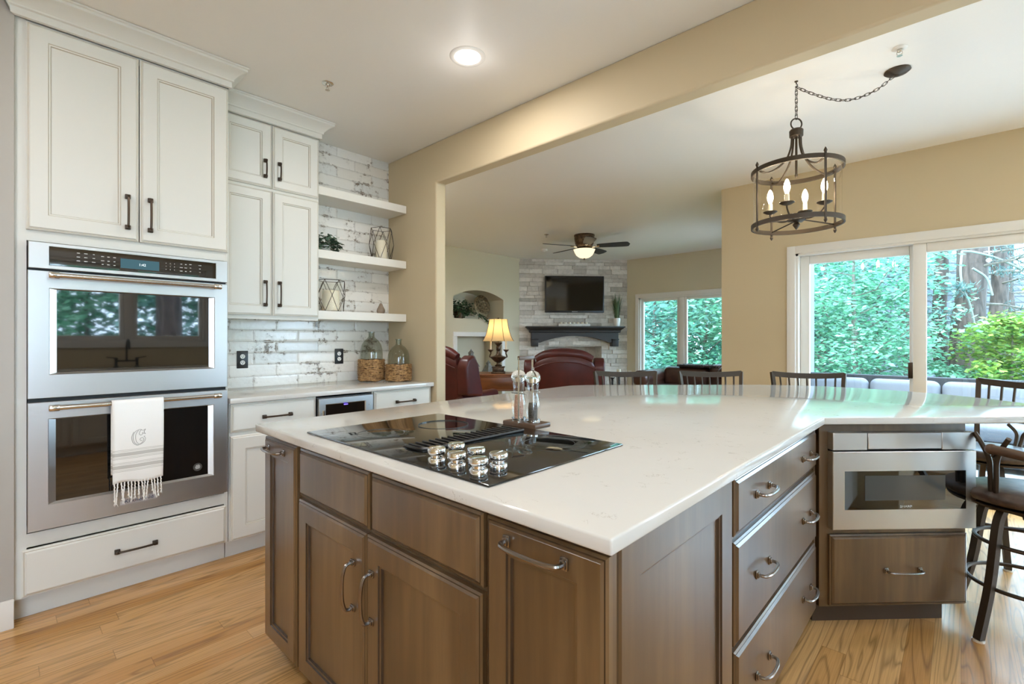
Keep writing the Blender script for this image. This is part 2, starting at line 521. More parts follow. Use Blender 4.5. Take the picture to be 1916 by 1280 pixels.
    def ball(self, c, r, n=12, sc=(1, 1, 1)):
        prof = [(max(1e-4, r * math.sin(PI * i / n)), -r * math.cos(PI * i / n)) for i in range(n + 1)]
        b = len(self.v)
        self.lathe(prof, n * 2, (0, 0, 0))
        for i in range(b, len(self.v)):
            x, y, z = self.v[i]
            self.v[i] = (x * sc[0] + c[0], y * sc[1] + c[1], z * sc[2] + c[2])
        return self
    def leafq(self, p, d, up, L, W, fold=0.15):
        d = d.normalized(); s = d.cross(up)
        s = s.normalized() if s.length > 1e-6 else d.orthogonal().normalized()
        nn = s.cross(d)
        a = p; m_ = p + d * (L * 0.5) + nn * (fold * L * 0.5)
        return self._add([a, m_ + s * (W / 2) - nn * (fold * W), p + d * L, m_ - s * (W / 2) - nn * (fold * W)], [(0, 1, 2, 3)])
    def xf(self, mat, start=0):
        for i in range(start, len(self.v)):
            self.v[i] = tuple(mat @ Vector(self.v[i]))
        return self
    def mesh(self, name, mats, smooth=40, normals=True):
        me = bpy.data.meshes.new(name)
        me.from_pydata(self.v, [], self.f)
        for mm in mats:
            me.materials.append(mm)
        if len(mats) > 1:
            me.polygons.foreach_set('material_index', self.mi)
        if normals:
            bm = bmesh.new(); bm.from_mesh(me)
            bmesh.ops.recalc_face_normals(bm, faces=bm.faces)
            bm.to_mesh(me); bm.free()
        if smooth:
            me.polygons.foreach_set('use_smooth', [True] * len(me.polygons))
            me.set_sharp_from_angle(angle=math.radians(smooth))
        me.update()
        return me
    def obj(self, name, mats, parent=None, loc=(0, 0, 0), rot=(0, 0, 0), smooth=40, normals=True, label=None):
        if not isinstance(mats, (list, tuple)):
            mats = [mats]
        o = bpy.data.objects.new(name, self.mesh(name, mats, smooth, normals))
        COL.objects.link(o)
        o.parent = parent
        o.location = loc
        o.rotation_euler = rot
        if label:
            o['label'] = label
        return o

def tag(o, label, cat, group=None, kind=None):
    o['label'] = label
    o['category'] = cat
    if group:
        o['group'] = group
    if kind:
        o['kind'] = kind
    return o

def thing(name, label, cat, loc=(0, 0, 0), rz=0.0, group=None):
    o = bpy.data.objects.new(name, None)
    o.empty_display_size = 0.1
    COL.objects.link(o)
    o.location = loc
    o.rotation_euler = (0, 0, rz)
    return tag(o, label, cat, group)

def struct(name, g, mats, **k):
    o = g.obj(name, mats, **k)
    o['kind'] = 'structure'
    return o

def dup(o, loc=None, rz=None, label=None, parent=None):
    c = o.copy()
    COL.objects.link(c)
    if parent is not None:
        c.parent = parent
    if loc is not None:
        c.location = loc
    if rz is not None:
        c.rotation_euler = (0, 0, rz)
    if label:
        c['label'] = label
    for ch in list(o.children):
        dup(ch, parent=c)
    return c

def text(name, s, size, mat, parent, loc, rot, depth=0.0006, align='CENTER', xs=1.0):
    cu = bpy.data.curves.new(name, 'FONT')
    cu.body = s; cu.size = size; cu.extrude = depth; cu.align_x = align; cu.align_y = 'CENTER'; cu.resolution_u = 3
    t = bpy.data.objects.new(name + '_tmp', cu)
    COL.objects.link(t)
    dg = bpy.context.evaluated_depsgraph_get()
    dg.update()
    me = bpy.data.meshes.new_from_object(t.evaluated_get(dg))
    bpy.data.objects.remove(t)
    bpy.data.curves.remove(cu)
    me.materials.clear(); me.materials.append(mat)
    o = bpy.data.objects.new(name, me)
    COL.objects.link(o)
    o.parent = parent; o.location = loc; o.rotation_euler = rot
    o.scale = (xs, 1, 1)
    return o

def bez(pts, n=8):
    """Catmull-Rom through points"""
    P = [Vector(p) for p in pts]
    P = [P[0] * 2 - P[1]] + P + [P[-1] * 2 - P[-2]]
    out = []
    for i in range(1, len(P) - 2):
        for k in range(n):
            t = k / n
            a, b, c, d = P[i - 1], P[i], P[i + 1], P[i + 2]
            out.append(0.5 * ((2 * b) + (c - a) * t + (2 * a - 5 * b + 4 * c - d) * t * t + (3 * b - a - 3 * c + d) * t ** 3))
    out.append(P[-2])
    return out


# ================================================================ THE SETTING
CZ = 2.77           # ceiling height
YB = 2.319          # kitchen face of the beam wall
YD = 5.036          # dining wall
YL = 8.256          # living room window wall
XL = -6.09          # living room niche wall
XT = -3.63          # tiled wall
WX = 1.5            # sink wall

plan = [(-6.5, -3.2), (3.2, -3.2), (3.2, YD + 0.16), (-1.63, YD + 0.16), (-1.63, YL + 0.16), (-6.5, YL + 0.16)]
g = G().prism(plan, -0.12, 0.0)
struct('floor', g, M['floor'], smooth=0)
g = G().prism(plan, CZ, CZ + 0.12)
struct('ceiling', g, M['ceiling'], smooth=0)

# tiled wall and the flush wall left of the ovens
g = G().box(XT - 0.12, -3.2, 0, XT, YB + 0.1, CZ)
struct('wall_left', g, M['wall_tan'], smooth=0)
g = G().box(XT, 0.95, 0.915, XT + 0.009, YB, CZ)
struct('wall_backsplash', g, M['tile'], smooth=0)
g = G().box(XT, -3.0, 0, -3.0, 0.0555, CZ)
struct('wall_oven_side', g, M['wall_grey'], smooth=0)
g = G().box(-3.0, -3.0, 0, -2.984, 0.0555, 0.125, 0.004)
struct('baseboard_left', g, M['trim_white'])
# beam wall: pier and header, eased edges
g = G().prism([(-6.3, 0), (-2.965, 0), (-2.965, 2.46), (3.1, 2.46), (3.1, CZ), (-6.3, CZ)], YB, YB + 0.1, 'y')
o = struct('wall_opening', g, M['wall_tan'])
bv = o.modifiers.new('eased', 'BEVEL'); bv.width = 0.012; bv.segments = 3; bv.limit_method = 'ANGLE'
g = G().box(-2.966, YB + 0.004, 0, -2.952, YB + 0.096, 0.11, 0.003)
struct('baseboard_pier', g, M['trim_white'])

# niche wall in the living room
g = G()
x0, x1 = XL - 0.5, XL
ny0, ny1, nz0, nzs, nzc = 5.117, 6.301, 1.60, 1.965, 2.095
ly0, ly1, lz0, lz1 = 5.19, 6.25, 0.25, 1.30
g.box(x0, YB + 0.05, 0, x1, ny0, CZ)
g.box(x0, ny1, 0, x1, YL, CZ)
g.box(x0, ny0, 0, x1, ny1, lz0)
g.box(x0, ny0, lz1, x1, ny1, nz0)
g.box(x0, ny0, lz0, x1, ly0, lz1)
g.box(x0, ly1, lz0, x1, ny1, lz1)
g.box(x0 - 0.02, ny0, lz0, x0 + 0.06, ny1, CZ)
N = 16
arc = []
for i in range(N + 1):
    u = i / N * 2 - 1
    arc.append((ny0 + (ny1 - ny0) * i / N, nzs + (nzc - nzs) * (1 - u * u)))
for i in range(N):
    (ya, za), (yb, zb) = arc[i], arc[i + 1]
    g.prism([(ya, za), (yb, zb), (yb, CZ), (ya, CZ)], x0, x1, 'x')
struct('wall_niche', g, M['wall_tan_daylit'], smooth=0)
g = G()
for (a0, b0, a1, b1) in ((ly0 - 0.08, lz0 - 0.08, ly1 + 0.08, lz0), (ly0 - 0.08, lz1, ly1 + 0.08, lz1 + 0.075), (ly0 - 0.08, lz0, ly0, lz1), (ly1, lz0, ly1 + 0.08, lz1)):
    g.box(XL - 0.01, a0, b0, XL + 0.022, a1, b1, 0.004)
struct('trim_1', g, M['trim_white'])

# window wall of the living room
wx0, wx1, wz0, wz1 = -4.43, -2.80, 0.50, 2.03
g = G().box(-6.2, YL, 0, wx0, YL + 0.16, CZ).box(wx1, YL, 0, -1.661, YL + 0.16, CZ).box(wx0, YL, 0, wx1, YL + 0.16, wz0).box(wx0, YL, wz1, wx1, YL + 0.16, CZ)
struct('wall_living', g, M['wall_tan_daylit'], smooth=0)
def window(name, x0, x1, z0, z1, y, trim=0.07, mull=0.09, split=0.5, inward=-1, rot=0, loc=(0, 0, 0), glass='pane'):
    """casing and sash in the wall plane, local x along the wall, local -y into the room"""
    gg = G()
    t = trim
    for (a0, b0, a1, b1) in ((x0 - t, z1, x1 + t, z1 + t), (x0 - t, z0 - t, x1 + t, z0), (x0 - t, z0, x0, z1), (x1, z0, x1 + t, z1)):
        gg.box(a0, -0.022, b0, a1, 0.0, b1, 0.002, 1)
    s = 0.03
    gg.box(x0, -0.004, z1 - s, x1, 0.13, z1).box(x0, -0.004, z0, x1, 0.13, z0 + s).box(x0, -0.004, z0, x0 + s, 0.13, z1).box(x1 - s, -0.004, z0, x1, 0.13, z1)
    xm = x0 + (x1 - x0) * split
    gg.box(xm - mull / 2, 0.02, z0 + s, xm + mull / 2, 0.11, z1 - s, 0.006)
    o = struct(name, gg, M['trim_white'], loc=loc, rot=(0, 0, rot))
    for (a, b) in ((x0 + s, xm - mull / 2), (xm + mull / 2, x1 - s)):
        sg = G()
        w = 0.045
        sg.box(a, 0.035, z0 + s, a + w, 0.085, z1 - s, 0.006).box(b - w, 0.035, z0 + s, b, 0.085, z1 - s, 0.006)
        sg.box(a + w, 0.035, z0 + s, b - w, 0.085, z0 + s + w, 0.006).box(a + w, 0.035, z1 - s - w, b - w, 0.085, z1 - s, 0.006)
        so = sg.obj('sash', M['trim_white'], o)
        pg = G()._add([(a + w, 0.06, z0 + s + w), (b - w, 0.06, z0 + s + w), (b - w, 0.06, z1 - s - w), (a + w, 0.06, z1 - s - w)], [(0, 1, 2, 3)])
        pg.obj('glass_pane', M[glass], so)
    return o
window('window_1', wx0, wx1, wz0, wz1, YL, loc=(0, YL, 0), glass='pane_tinted')

# dining wall with the sliding door, and its return along the living room
dx0, dx1, dz1 = -1.115, 1.86, 2.035
g = G().box(-1.78, YD, 0, dx0, YD + 0.16, CZ).box(dx0, YD, dz1, dx1, YD + 0.16, CZ).box(dx1, YD, 0, 3.2, YD + 0.16, CZ)
struct('wall_dining', g, M['wall_tan'], smooth=0)
ry0, ry1, rz0, rz1 = 5.95, 7.75, 0.50, 2.03
def holed(g, x0, x1, ya, yb, za, zb):
    return g.box(x0, ya, za, x1, ry0, zb).box(x0, ry1, za, x1, yb, zb).box(x0, ry0, za, x1, ry1, rz0).box(x0, ry0, rz1, x1, ry1, zb)
struct('wall_return', holed(G(), -1.78, -1.66, YD + 0.16, YL, 0, CZ), M['wall_tan_daylit'], smooth=0)
struct('wall_exterior', holed(G(), -1.66, -1.62, YD + 0.16, YL + 0.17, -0.3, 3.2), M['stucco_ext'], smooth=0)
window('window_3', -ry1, -ry0, rz0, rz1, 0, loc=(-1.78, 0, 0), rot=-PI / 2)
g = G()
for (a0, b0, a1, b1) in ((ry0 - 0.09, rz1, ry1 + 0.09, rz1 + 0.09), (ry0 - 0.09, rz0 - 0.09, ry1 + 0.09, rz0), (ry0 - 0.09, rz0, ry0, rz1), (ry1, rz0, ry1 + 0.09, rz1)):
    g.box(-1.62, a0, b0, -1.595, a1, b1, 0.004)
struct('trim_3', g, M['trim_white'])
g = G()
t = 0.07
g.box(dx0 - t, YD - 0.022, 0, dx0, YD, dz1 + t, 0.004).box(dx1, YD - 0.022, 0, dx1 + t, YD, dz1 + t, 0.004).box(dx0 - 0.006, YD - 0.0212, dz1 - 0.001, dx1 + 0.006, YD, dz1 + t, 0.003)
g.box(dx0, YD - 0.002, 0, dx0 + 0.02, YD + 0.14, dz1).box(dx1 - 0.02, YD - 0.002, 0, dx1, YD + 0.14, dz1).box(dx0, YD - 0.002, dz1 - 0.02, dx1, YD + 0.14, dz1).box(dx0, YD - 0.002, 0, dx1, YD + 0.14, 0.02)
door = struct('door_1', g, M['trim_white'])
def slider(a, b, y, st):
    gg = G()
    zz0, zz1 = 0.02, dz1 - 0.02
    gg.box(a, y, zz0, a + st, y + 0.045, zz1, 0.006).box(b - st, y, zz0, b, y + 0.045, zz1, 0.006)
    gg.box(a + st, y, zz1 - 0.075, b - st, y + 0.045, zz1, 0.006).box(a + st, y, zz0, b - st, y + 0.045, zz0 + 0.1, 0.006)
    o = gg.obj('sliding_panel', M['trim_white'], door)
    yy = y + 0.022
    G()._add([(a + st, yy, zz0 + 0.1), (b - st, yy, zz0 + 0.1), (b - st, yy, zz1 - 0.075), (a + st, yy, zz1 - 0.075)], [(0, 1, 2, 3)]).obj('glass_pane', M['pane_tinted'], o)
    return o
slider(dx0 + 0.02, -0.235, YD + 0.075, 0.075)
p2 = slider(-0.285, 0.80, YD + 0.012, 0.085)
slider(0.75, dx1 - 0.02, YD + 0.075, 0.075)  # unseen third panel, added so the island side mirrors the bright outdoors
G().box(-0.316, YD + 0.02, 0.93, -0.286, YD + 0.058, 1.06, 0.004).obj('door_latch', M['bronze'], p2)

# fireplace breast across the corner: split-face stone over a core, with a firebox
fa, fb = Vector((-6.11, 6.745, 0)), Vector((-4.695, 8.27, 0))
fd = (fb - fa).normalized()
frot = math.atan2(fd.y, fd.x)
FW = (fb - fa).length
hx0, hx1, hz1 = 0.48, FW - 0.50, 1.115      # firebox opening
g = G()
g.box(-0.1, 0.0, 0, hx0, 0.5, CZ).box(hx1, 0.0, 0, FW + 0.1, 0.5, CZ).box(hx0, 0.0, hz1, hx1, 0.5, CZ).box(hx0, 0.42, 0, hx1, 0.5, hz1)
rnd = random.Random(3)
z = 0.0
while z < CZ - 0.005:
    hh = min(rnd.choice([0.06, 0.075, 0.09]), CZ - z)
    x = 0.0
    while x < FW - 0.001:
        w = min(rnd.uniform(0.13, 0.36), FW - x)
        if FW - (x + w) < 0.06:
            w = FW - x
        segs = [(x, x + w)]
        if z < hz1:
            segs = []
            if x < hx0:
                segs.append((x, min(x + w, hx0)))
            if x + w > hx1:
                segs.append((max(x, hx1), x + w))
        for (a, b) in segs:
            if b - a > 0.015:
                d = rnd.uniform(0.012, 0.038)
                g.box(a + 0.0008, -d, z + 0.0008, b - 0.0008, 0.001, z + hh - 0.0008, 0.004, 1)
        x += w
    z += hh
struct('wall_fireplace', g, M['stone'], loc=(fa.x, fa.y, 0), rot=(0, 0, frot), smooth=0)
g = G().box(hx0 - 0.25, -0.42, 0, hx1 + 0.25, -0.04, 0.30, 0.01)
struct('trim_2', g, M['stone'], loc=(fa.x, fa.y, 0), rot=(0, 0, frot))
g = G().box(hx0 + 0.006, 0.12, 0.305, hx1 - 0.006, 0.41, 0.85)
FIRE = (fa, fd, frot)
def fire_pt(u, d=0.0, z=0.0):
    n = Vector((fd.y, -fd.x, 0))
    return fa + fd * u + n * d + Vector((0, 0, z))

# walls behind and beside the camera, with the sink window that lights the oven side
sy0, sy1, sz0, sz1 = 0.30, 1.95, 1.22, 2.18
ky0, ky1, kz1 = -2.9, -0.4, 2.10
g = G().box(WX, -3.2, 0, WX + 0.16, ky0, CZ).box(WX, ky0, kz1, WX + 0.16, ky1, CZ).box(WX, ky1, 0, WX + 0.16, sy0, CZ).box(WX, sy1, 0, WX + 0.16, YB + 0.1, CZ).box(WX, sy0, 0, WX + 0.16, sy1, sz0).box(WX, sy0, sz1, WX + 0.16, sy1, CZ)
struct('wall_right', g, M['wall_tan'], smooth=0)
window('added_glazed_door', -ky1, -ky0, 0.02, kz1, 0, loc=(WX, 0, 0), rot=-PI / 2)  # unseen glazed door, added to let in more daylight from the right
wo = window('window_2', -sy1, -sy0, sz0, sz1, 0, loc=(WX, 0, 0), rot=-PI / 2)
g = G().box(-6.5, -3.2, 0, 3.2, -3.04, CZ)
struct('wall_back', g, M['wall_tan'], smooth=0)
ey0, ey1, ez0, ez1 = 2.60, 4.85, 0.10, 2.15
g = G().box(3.05, YB + 0.1, 0, 3.2, ey0, CZ).box(3.05, ey1, 0, 3.2, YD, CZ).box(3.05, ey0, 0, 3.2, ey1, ez0).box(3.05, ey0, ez1, 3.2, ey1, CZ).box(WX, YB + 0.1, 0, 3.2, YB + 0.2, CZ)
struct('wall_far_right', g, M['wall_tan'], smooth=0)
window('added_window', -ey1, -ey0, ez0, ez1, 0, loc=(3.05, 0, 0), rot=-PI / 2)  # unseen window, added for daylight in the dining area and on the microwave

# ================================================================ CABINETRY
def shaker(name, w, h, parent, loc, mats, fr=0.068, rz=0.0, th=0.02, slab=False):
    """door or drawer front in local x-z, front towards local -y; loc = lower left corner on the carcass face"""
    g = G()
    if slab:
        rings = [(0, 0, w, h, 0.0), (0, 0, w, h, -th * 0.55), (0.006, 0.006, w - 0.006, h - 0.006, -th * 0.72), (0.0095, 0.0095, w - 0.0095, h - 0.0095, -th * 0.72),
                 (0.016, 0.016, w - 0.016, h - 0.016, -th)]
        g.rects(rings, mats=[0, 0, 1, 0])
    else:
        f = fr
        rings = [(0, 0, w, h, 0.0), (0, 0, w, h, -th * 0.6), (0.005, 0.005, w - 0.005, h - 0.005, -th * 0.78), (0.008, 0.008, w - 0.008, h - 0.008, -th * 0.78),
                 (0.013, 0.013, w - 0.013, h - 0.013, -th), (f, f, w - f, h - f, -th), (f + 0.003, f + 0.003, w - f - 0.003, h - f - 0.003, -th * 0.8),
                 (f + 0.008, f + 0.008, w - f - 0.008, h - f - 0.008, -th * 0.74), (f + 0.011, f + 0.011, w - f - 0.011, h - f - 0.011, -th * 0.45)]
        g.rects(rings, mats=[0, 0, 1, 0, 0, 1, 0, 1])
    return g.obj(name, mats, parent, loc, smooth=25)

WHITE = [M['white_paint'], M['white_glaze']]
BROWN = [M['wood'], M['wood_glaze']]

def bar_pull(parent, c, L, mat, vertical=False):
    """slim bar on two stepped feet, local -y outward"""
    g = G()
    h = L / 2
    g.tube(bez([(-h, -0.018, 0), (-h * 0.86, -0.027, 0), (0, -0.031, 0), (h * 0.86, -0.027, 0), (h, -0.018, 0)], 5), 0.0052, 8)
    for s in (-1, 1):
        g.box(s * h - 0.0085, -0.026, -0.0085, s * h + 0.0085, -0.012, 0.0085, 0.003)
        g.box(s * h - 0.011, -0.013, -0.011, s * h + 0.011, 0.0, 0.011, 0.002)
    return g.obj('handle', mat, parent, c, (0, PI / 2 if vertical else 0, 0))

def arch_pull(parent, c, L, mat, vertical=False, out=0.036):
    g = G()
    h = L / 2
    g.tube(bez([(-h, 0, 0), (-h, -0.018, 0), (-h * 0.88, -out * 0.78, 0), (-h * 0.4, -out * 0.98, 0), (h * 0.4, -out * 0.98, 0), (h * 0.88, -out * 0.78, 0), (h, -0.018, 0), (h, 0, 0)], 5),
           [0.0052] * 36, 8)
    for s in (-1, 1):
        g.box(s * h - 0.009, -0.005, -0.012, s * h + 0.009, 0, 0.012, 0.002)
        g.box(s * h - 0.0065, -0.010, -0.0085, s * h + 0.0065, -0.004, 0.0085, 0.002)
    return g.obj('handle', mat, parent, c, (0, PI / 2 if vertical else 0, 0))

def crown(parent, x0, x1, y, z0, z1, ret, mat, left_ret=False):
    """cornice along local x at face y with a return at the right end; profile sweeps out towards -y"""
    prof = [(0.0, 0.0), (0.012, 0.004), (0.012, 0.034), (0.020, 0.038), (0.020, 0.046), (0.030, 0.060), (0.046, 0.076), (0.062, 0.086), (0.074, 0.092), (0.074, 0.104), (0.080, 0.108), (0.080, z1 - z0)]
    g = G()
    n = len(prof)
    b = len(g.v)
    path = [(x0, y, 0), (x1, y, 1), (x1, y + ret, 2)]
    for (px, py, k) in path:
        for (o, z) in prof:
            ox = o if k >= 1 else (-o if left_ret else 0)
            oy = -o if k <= 1 else 0
            g.v.append((px + ox, py + oy, z0 + z))
    for s in range(2):
        for i in range(n - 1):
            a = b + s * n + i
            g.f.append((a, a + n, a + n + 1, a + 1)); g.mi.append(0)
    if left_ret:
        g.f.append(tuple(range(b, b + n))); g.mi.append(0)
    return g.obj('crown', mat, parent, smooth=30)

R90 = PI / 2
# ---- tall oven cabinet (local x = world y, local -y = world +x)
XF = -3.02
oc = thing('oven_cabinet', 'tall white cabinet housing the double oven, two big doors above and a drawer below', 'cabinet', (XF, 0, 0), R90)
y0, y1 = 0.056, 0.892
dep = 0.605
g = G()
g.box(y0, 0, 0.105, y0 + 0.022, dep, 2.66).box(y1 - 0.018, 0, 0.105, y1, dep, 2.66)
g.box(y0 + 0.003, 0.0005, 2.62, y1 - 0.003, dep - 0.01, 2.659).box(y0 + 0.003, 0.3, 0.106, y1 - 0.003, dep - 0.005, 2.659)
g.box(y0 + 0.003, 0.0005, 0.325, y1 - 0.003, dep - 0.01, 0.385).box(y0 + 0.003, 0.0005, 1.685, y1 - 0.003, dep - 0.01, 1.735).box(y0 + 0.003, 0.0005, 0.106, y1 - 0.003, dep - 0.01, 0.12)
g.box(y0, -0.001, 0.105, 0.094, 0.03, 2.66).box(0.884, -0.001, 0.105, y1, 0.03, 2.66)
g.obj('carcass', M['white_paint'], oc, smooth=0)
G().box(y0, 0.058, 0, y1, 0.075, 0.106).obj('toe_kick', M['white_paint'], oc, smooth=0)
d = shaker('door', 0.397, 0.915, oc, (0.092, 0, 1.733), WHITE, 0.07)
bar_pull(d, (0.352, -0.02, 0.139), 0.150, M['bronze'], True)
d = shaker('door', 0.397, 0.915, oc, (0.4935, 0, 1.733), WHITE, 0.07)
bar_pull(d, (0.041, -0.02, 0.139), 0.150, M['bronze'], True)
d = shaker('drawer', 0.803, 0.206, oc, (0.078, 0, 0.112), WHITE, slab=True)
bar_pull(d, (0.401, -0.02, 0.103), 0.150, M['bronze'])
crown(oc, y0, y1, -0.02, 2.652, 2.768, 0.40, M['white_paint'], True)

# ---- wall cabinet, four doors
wc = thing('upper_cabinet', 'white four door wall cabinet, stacked short and tall doors, left of the open shelves', 'cabinet', (-3.32, 0, 0), R90)
a0, a1 = 0.894, 1.556
g = G().box(a0, 0, 1.395, a1, 0.298, 2.66).box(a0, 0.004, 1.378, a1, 0.022, 1.396)
g.obj('carcass', M['white_paint'], wc, smooth=0)
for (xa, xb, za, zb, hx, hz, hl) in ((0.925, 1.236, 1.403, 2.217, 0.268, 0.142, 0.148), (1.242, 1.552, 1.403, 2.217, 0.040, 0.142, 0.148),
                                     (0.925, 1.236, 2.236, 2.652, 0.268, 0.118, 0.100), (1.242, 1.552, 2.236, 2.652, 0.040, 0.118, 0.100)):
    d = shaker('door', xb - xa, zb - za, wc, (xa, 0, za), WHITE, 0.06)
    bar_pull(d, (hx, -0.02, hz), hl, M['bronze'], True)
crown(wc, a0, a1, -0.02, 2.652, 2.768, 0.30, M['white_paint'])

# ---- three floating shelves
for z, lab in ((2.285, 'empty thick white floating shelf, the topmost on the tiled wall'),
               (1.830, 'white floating shelf holding the ivy and the taller wire lantern'),
               (1.392, 'white floating shelf holding the pear and the wider wire lantern')):
    g = G().box(XT + 0.010, 1.558, z, -3.352, YB - 0.003, z + 0.062, 0.002, 1)
    tag(g.obj('floating_shelf', M['shelf_white']), lab, 'shelf', 'floating shelves')

# ---- base run under the left counter
def base_unit(name, label, a0, a1, seams, parts):
    t = thing(name, label, 'cabinet', (XF, 0, 0), R90)
    G().box(a0, 0, 0.105, a1, 0.598, 0.883).obj('carcass', M['white_paint'], t, smooth=0)
    G().box(a0, 0.058, 0, a1, 0.075, 0.106).obj('toe_kick', M['white_paint'], t, smooth=0)
    return t
bl = base_unit('base_cabinet', 'white base cabinet with drawer and door, beside the double oven', 0.896, 1.398, None, None)
d = shaker('drawer', 0.490, 0.162, bl, (0.902, 0, 0.718), WHITE, slab=True)
bar_pull(d, (0.252, -0.02, 0.074), 0.150, M['bronze'])
d = shaker('door', 0.490, 0.590, bl, (0.902, 0, 0.108), WHITE, 0.075)
bar_pull(d, (0.445, -0.02, 0.45), 0.150, M['bronze'], True)
br_ = base_unit('base_cabinet', 'white base cabinet whose drawer shows right of the wine cooler', 1.798, 2.312, None, None)
d = shaker('drawer', 0.488, 0.162, br_, (1.809, 0, 0.718), WHITE, slab=True)
bar_pull(d, (0.256, -0.02, 0.075), 0.150, M['bronze'])
d = shaker('door', 0.488, 0.590, br_, (1.809, 0, 0.108), WHITE, 0.075)
bar_pull(d, (0.045, -0.02, 0.45), 0.150, M['bronze'], True)

wk = thing('wine_cooler', 'stainless under counter wine cooler with dark glass door and blue light', 'wine cooler', (XF, 0, 0), R90)
G().box(1.404, 0.0, 0.10, 1.793, 0.55, 0.872).obj('body', M['black_plastic'], wk, smooth=0)
g = G().rects([(1.404, 0.11, 1.793, 0.866, 0.0), (1.404, 0.11, 1.793, 0.866, -0.028), (1.406, 0.112, 1.791, 0.864, -0.030), (1.449, 0.16, 1.735, 0.828, -0.030), (1.455, 0.166, 1.729, 0.822, -0.022)], cap1=False)
dr = g.obj('door', M['steel'], wk, smooth=25)
G().box(1.450, -0.0235, 0.161, 1.734, -0.020, 0.827).obj('glass_pane', M['black_glass'], dr, smooth=0)
G().tube([(1.424, -0.055, 0.25), (1.424, -0.055, 0.795)], 0.008, 10).tube([(1.424, -0.055, 0.28), (1.424, -0.028, 0.28)], 0.005, 8).tube([(1.424, -0.055, 0.77), (1.424, -0.028, 0.77)], 0.005, 8).obj('handle', M['steel_plain'], dr)
G().box(1.578, -0.026, 0.813, 1.606, -0.0236, 0.818).obj('indicator_light', M['led_blue'], dr, smooth=0)
G().lathe([(0.0045, 0), (0.0045, 0.004)], 14, (1.764, -0.030, 0.80), axis='y').obj('lock', M['white_ink'], dr)
G().box(1.404, 0.03, 0.0, 1.793, 0.05, 0.10).obj('kick_grille', M['black_plastic'], wk, smooth=0)

g = G().box(XT + 0.009, 0.894, 0.885, -2.982, 2.316, 0.915, 0.004)
tag(g.obj('countertop', M['quartz']), 'white quartz countertop along the tiled wall under the shelves', 'countertop')

# ---- double oven
ov = thing('double_oven', 'stainless steel double wall oven in the tall white cabinet', 'oven', (-3.0195, 0, 0), R90)
G().box(0.098, -0.004, 0.392, 0.880, 0.28, 1.676).obj('body', M['oven_dark'], ov, smooth=0)
ZF = -0.034
def steel_front(name, x0, z0, x1, z1, wx0, wz0, wx1, wz1, rec, mat, parent):
    return G().rects([(x0, z0, x1, z1, -0.004), (x0, z0, x1, z1, ZF + 0.002), (x0 + 0.002, z0 + 0.002, x1 - 0.002, z1 - 0.002, ZF),
                      (wx0, wz0, wx1, wz1, ZF), (wx0 + 0.002, wz0 + 0.002, wx1 - 0.002, wz1 - 0.002, ZF + 0.003),
                      (wx0 + (0.027 if rec > 0.004 else 0.001), wz0 + (0.010 if rec > 0.004 else 0.001), wx1 - (0.027 if rec > 0.004 else 0.001), wz1 - (0.006 if rec > 0.004 else 0.001), ZF + rec)],
                     cap1=False).obj(name, mat, parent, smooth=20)
cp = steel_front('control_panel', 0.098, 1.562, 0.882, 1.679, 0.164, 1.578, 0.825, 1.664, 0.003, M['steel'], ov)
G().box(0.415, ZF - 0.0006, 1.594, 0.569, ZF + 0.002, 1.640).obj('display', M['lcd'], cp, smooth=0)
text('display_digits', '1:42', 0.017, M['lcd_digits'], cp, (0.50, ZF - 0.0014, 1.616), (R90, 0, 0))
g = G().box(0.166, ZF + 0.001, 1.580, 0.823, ZF + 0.006, 1.662)
g.m = 1
rnd = random.Random(5)
for (xs, zs) in (((0.262, 0.288, 0.316), (1.645, 1.627, 1.609)), ((0.348, 0.370, 0.392), (1.640, 1.620, 1.603)), ((0.664, 0.684), (1.640, 1.622, 1.604)), ((0.705, 0.748), (1.642, 1.624, 1.606))):
    for x in xs:
        for z in zs:
            w = rnd.uniform(0.003, 0.0065)
            g.box(x - w, ZF - 0.0007, z - 0.0012, x + w, ZF + 0.001, z + 0.0012)
for x in (0.598, 0.616, 0.634):
    for z in (1.638, 1.622, 1.606):
        g.box(x - 0.0012, ZF - 0.0007, z - 0.0016, x + 0.0012, ZF + 0.001, z + 0.0016)
g.obj('control_glass', [M['black_glass'], M['white_ink']], cp, smooth=0)
def oven_handle(parent, z):
    g = G()
    yy = ZF - 0.048
    g.tube([(0.170, yy, z), (0.828, yy, z)], 0.0105, 16)
    for s, xa, xb in ((1, 0.160, 0.196), (-1, 0.838, 0.802)):
        g.tube([(xa, yy, z), (xa + s * 0.002, yy, z), (xb - s * 0.002, yy, z), (xb, yy, z)], [0.0125, 0.0142, 0.0142, 0.0125], 16)
        g.tube([(xa + s * 0.016, yy, z), (xa + s * 0.016, ZF + 0.002, z)], 0.0095, 12)
    return g.obj('handle', M['steel_plain'], parent)
d1 = steel_front('oven_door', 0.096, 0.984, 0.882, 1.552, 0.164, 1.087, 0.819, 1.476, 0.014, M['steel'], ov)
G().box(0.188, ZF + 0.0135, 1.094, 0.795, ZF + 0.018, 1.474).obj('window', M['black_glass'], d1, smooth=0)
oven_handle(d1, 1.531)
d2 = steel_front('oven_door', 0.096, 0.398, 0.882, 0.966, 0.161, 0.505, 0.815, 0.891, 0.014, M['steel'], ov)
G().box(0.186, ZF + 0.0135, 0.512, 0.791, ZF + 0.018, 0.889).obj('window', M['black_glass'], d2, smooth=0)
h2 = oven_handle(d2, 0.942)
nb = G().rects([(0.412, 0.440, 0.562, 0.470, ZF + 0.001), (0.412, 0.440, 0.562, 0.470, ZF - 0.002)]).obj('nameplate', M['label_silver'], d2, smooth=0)
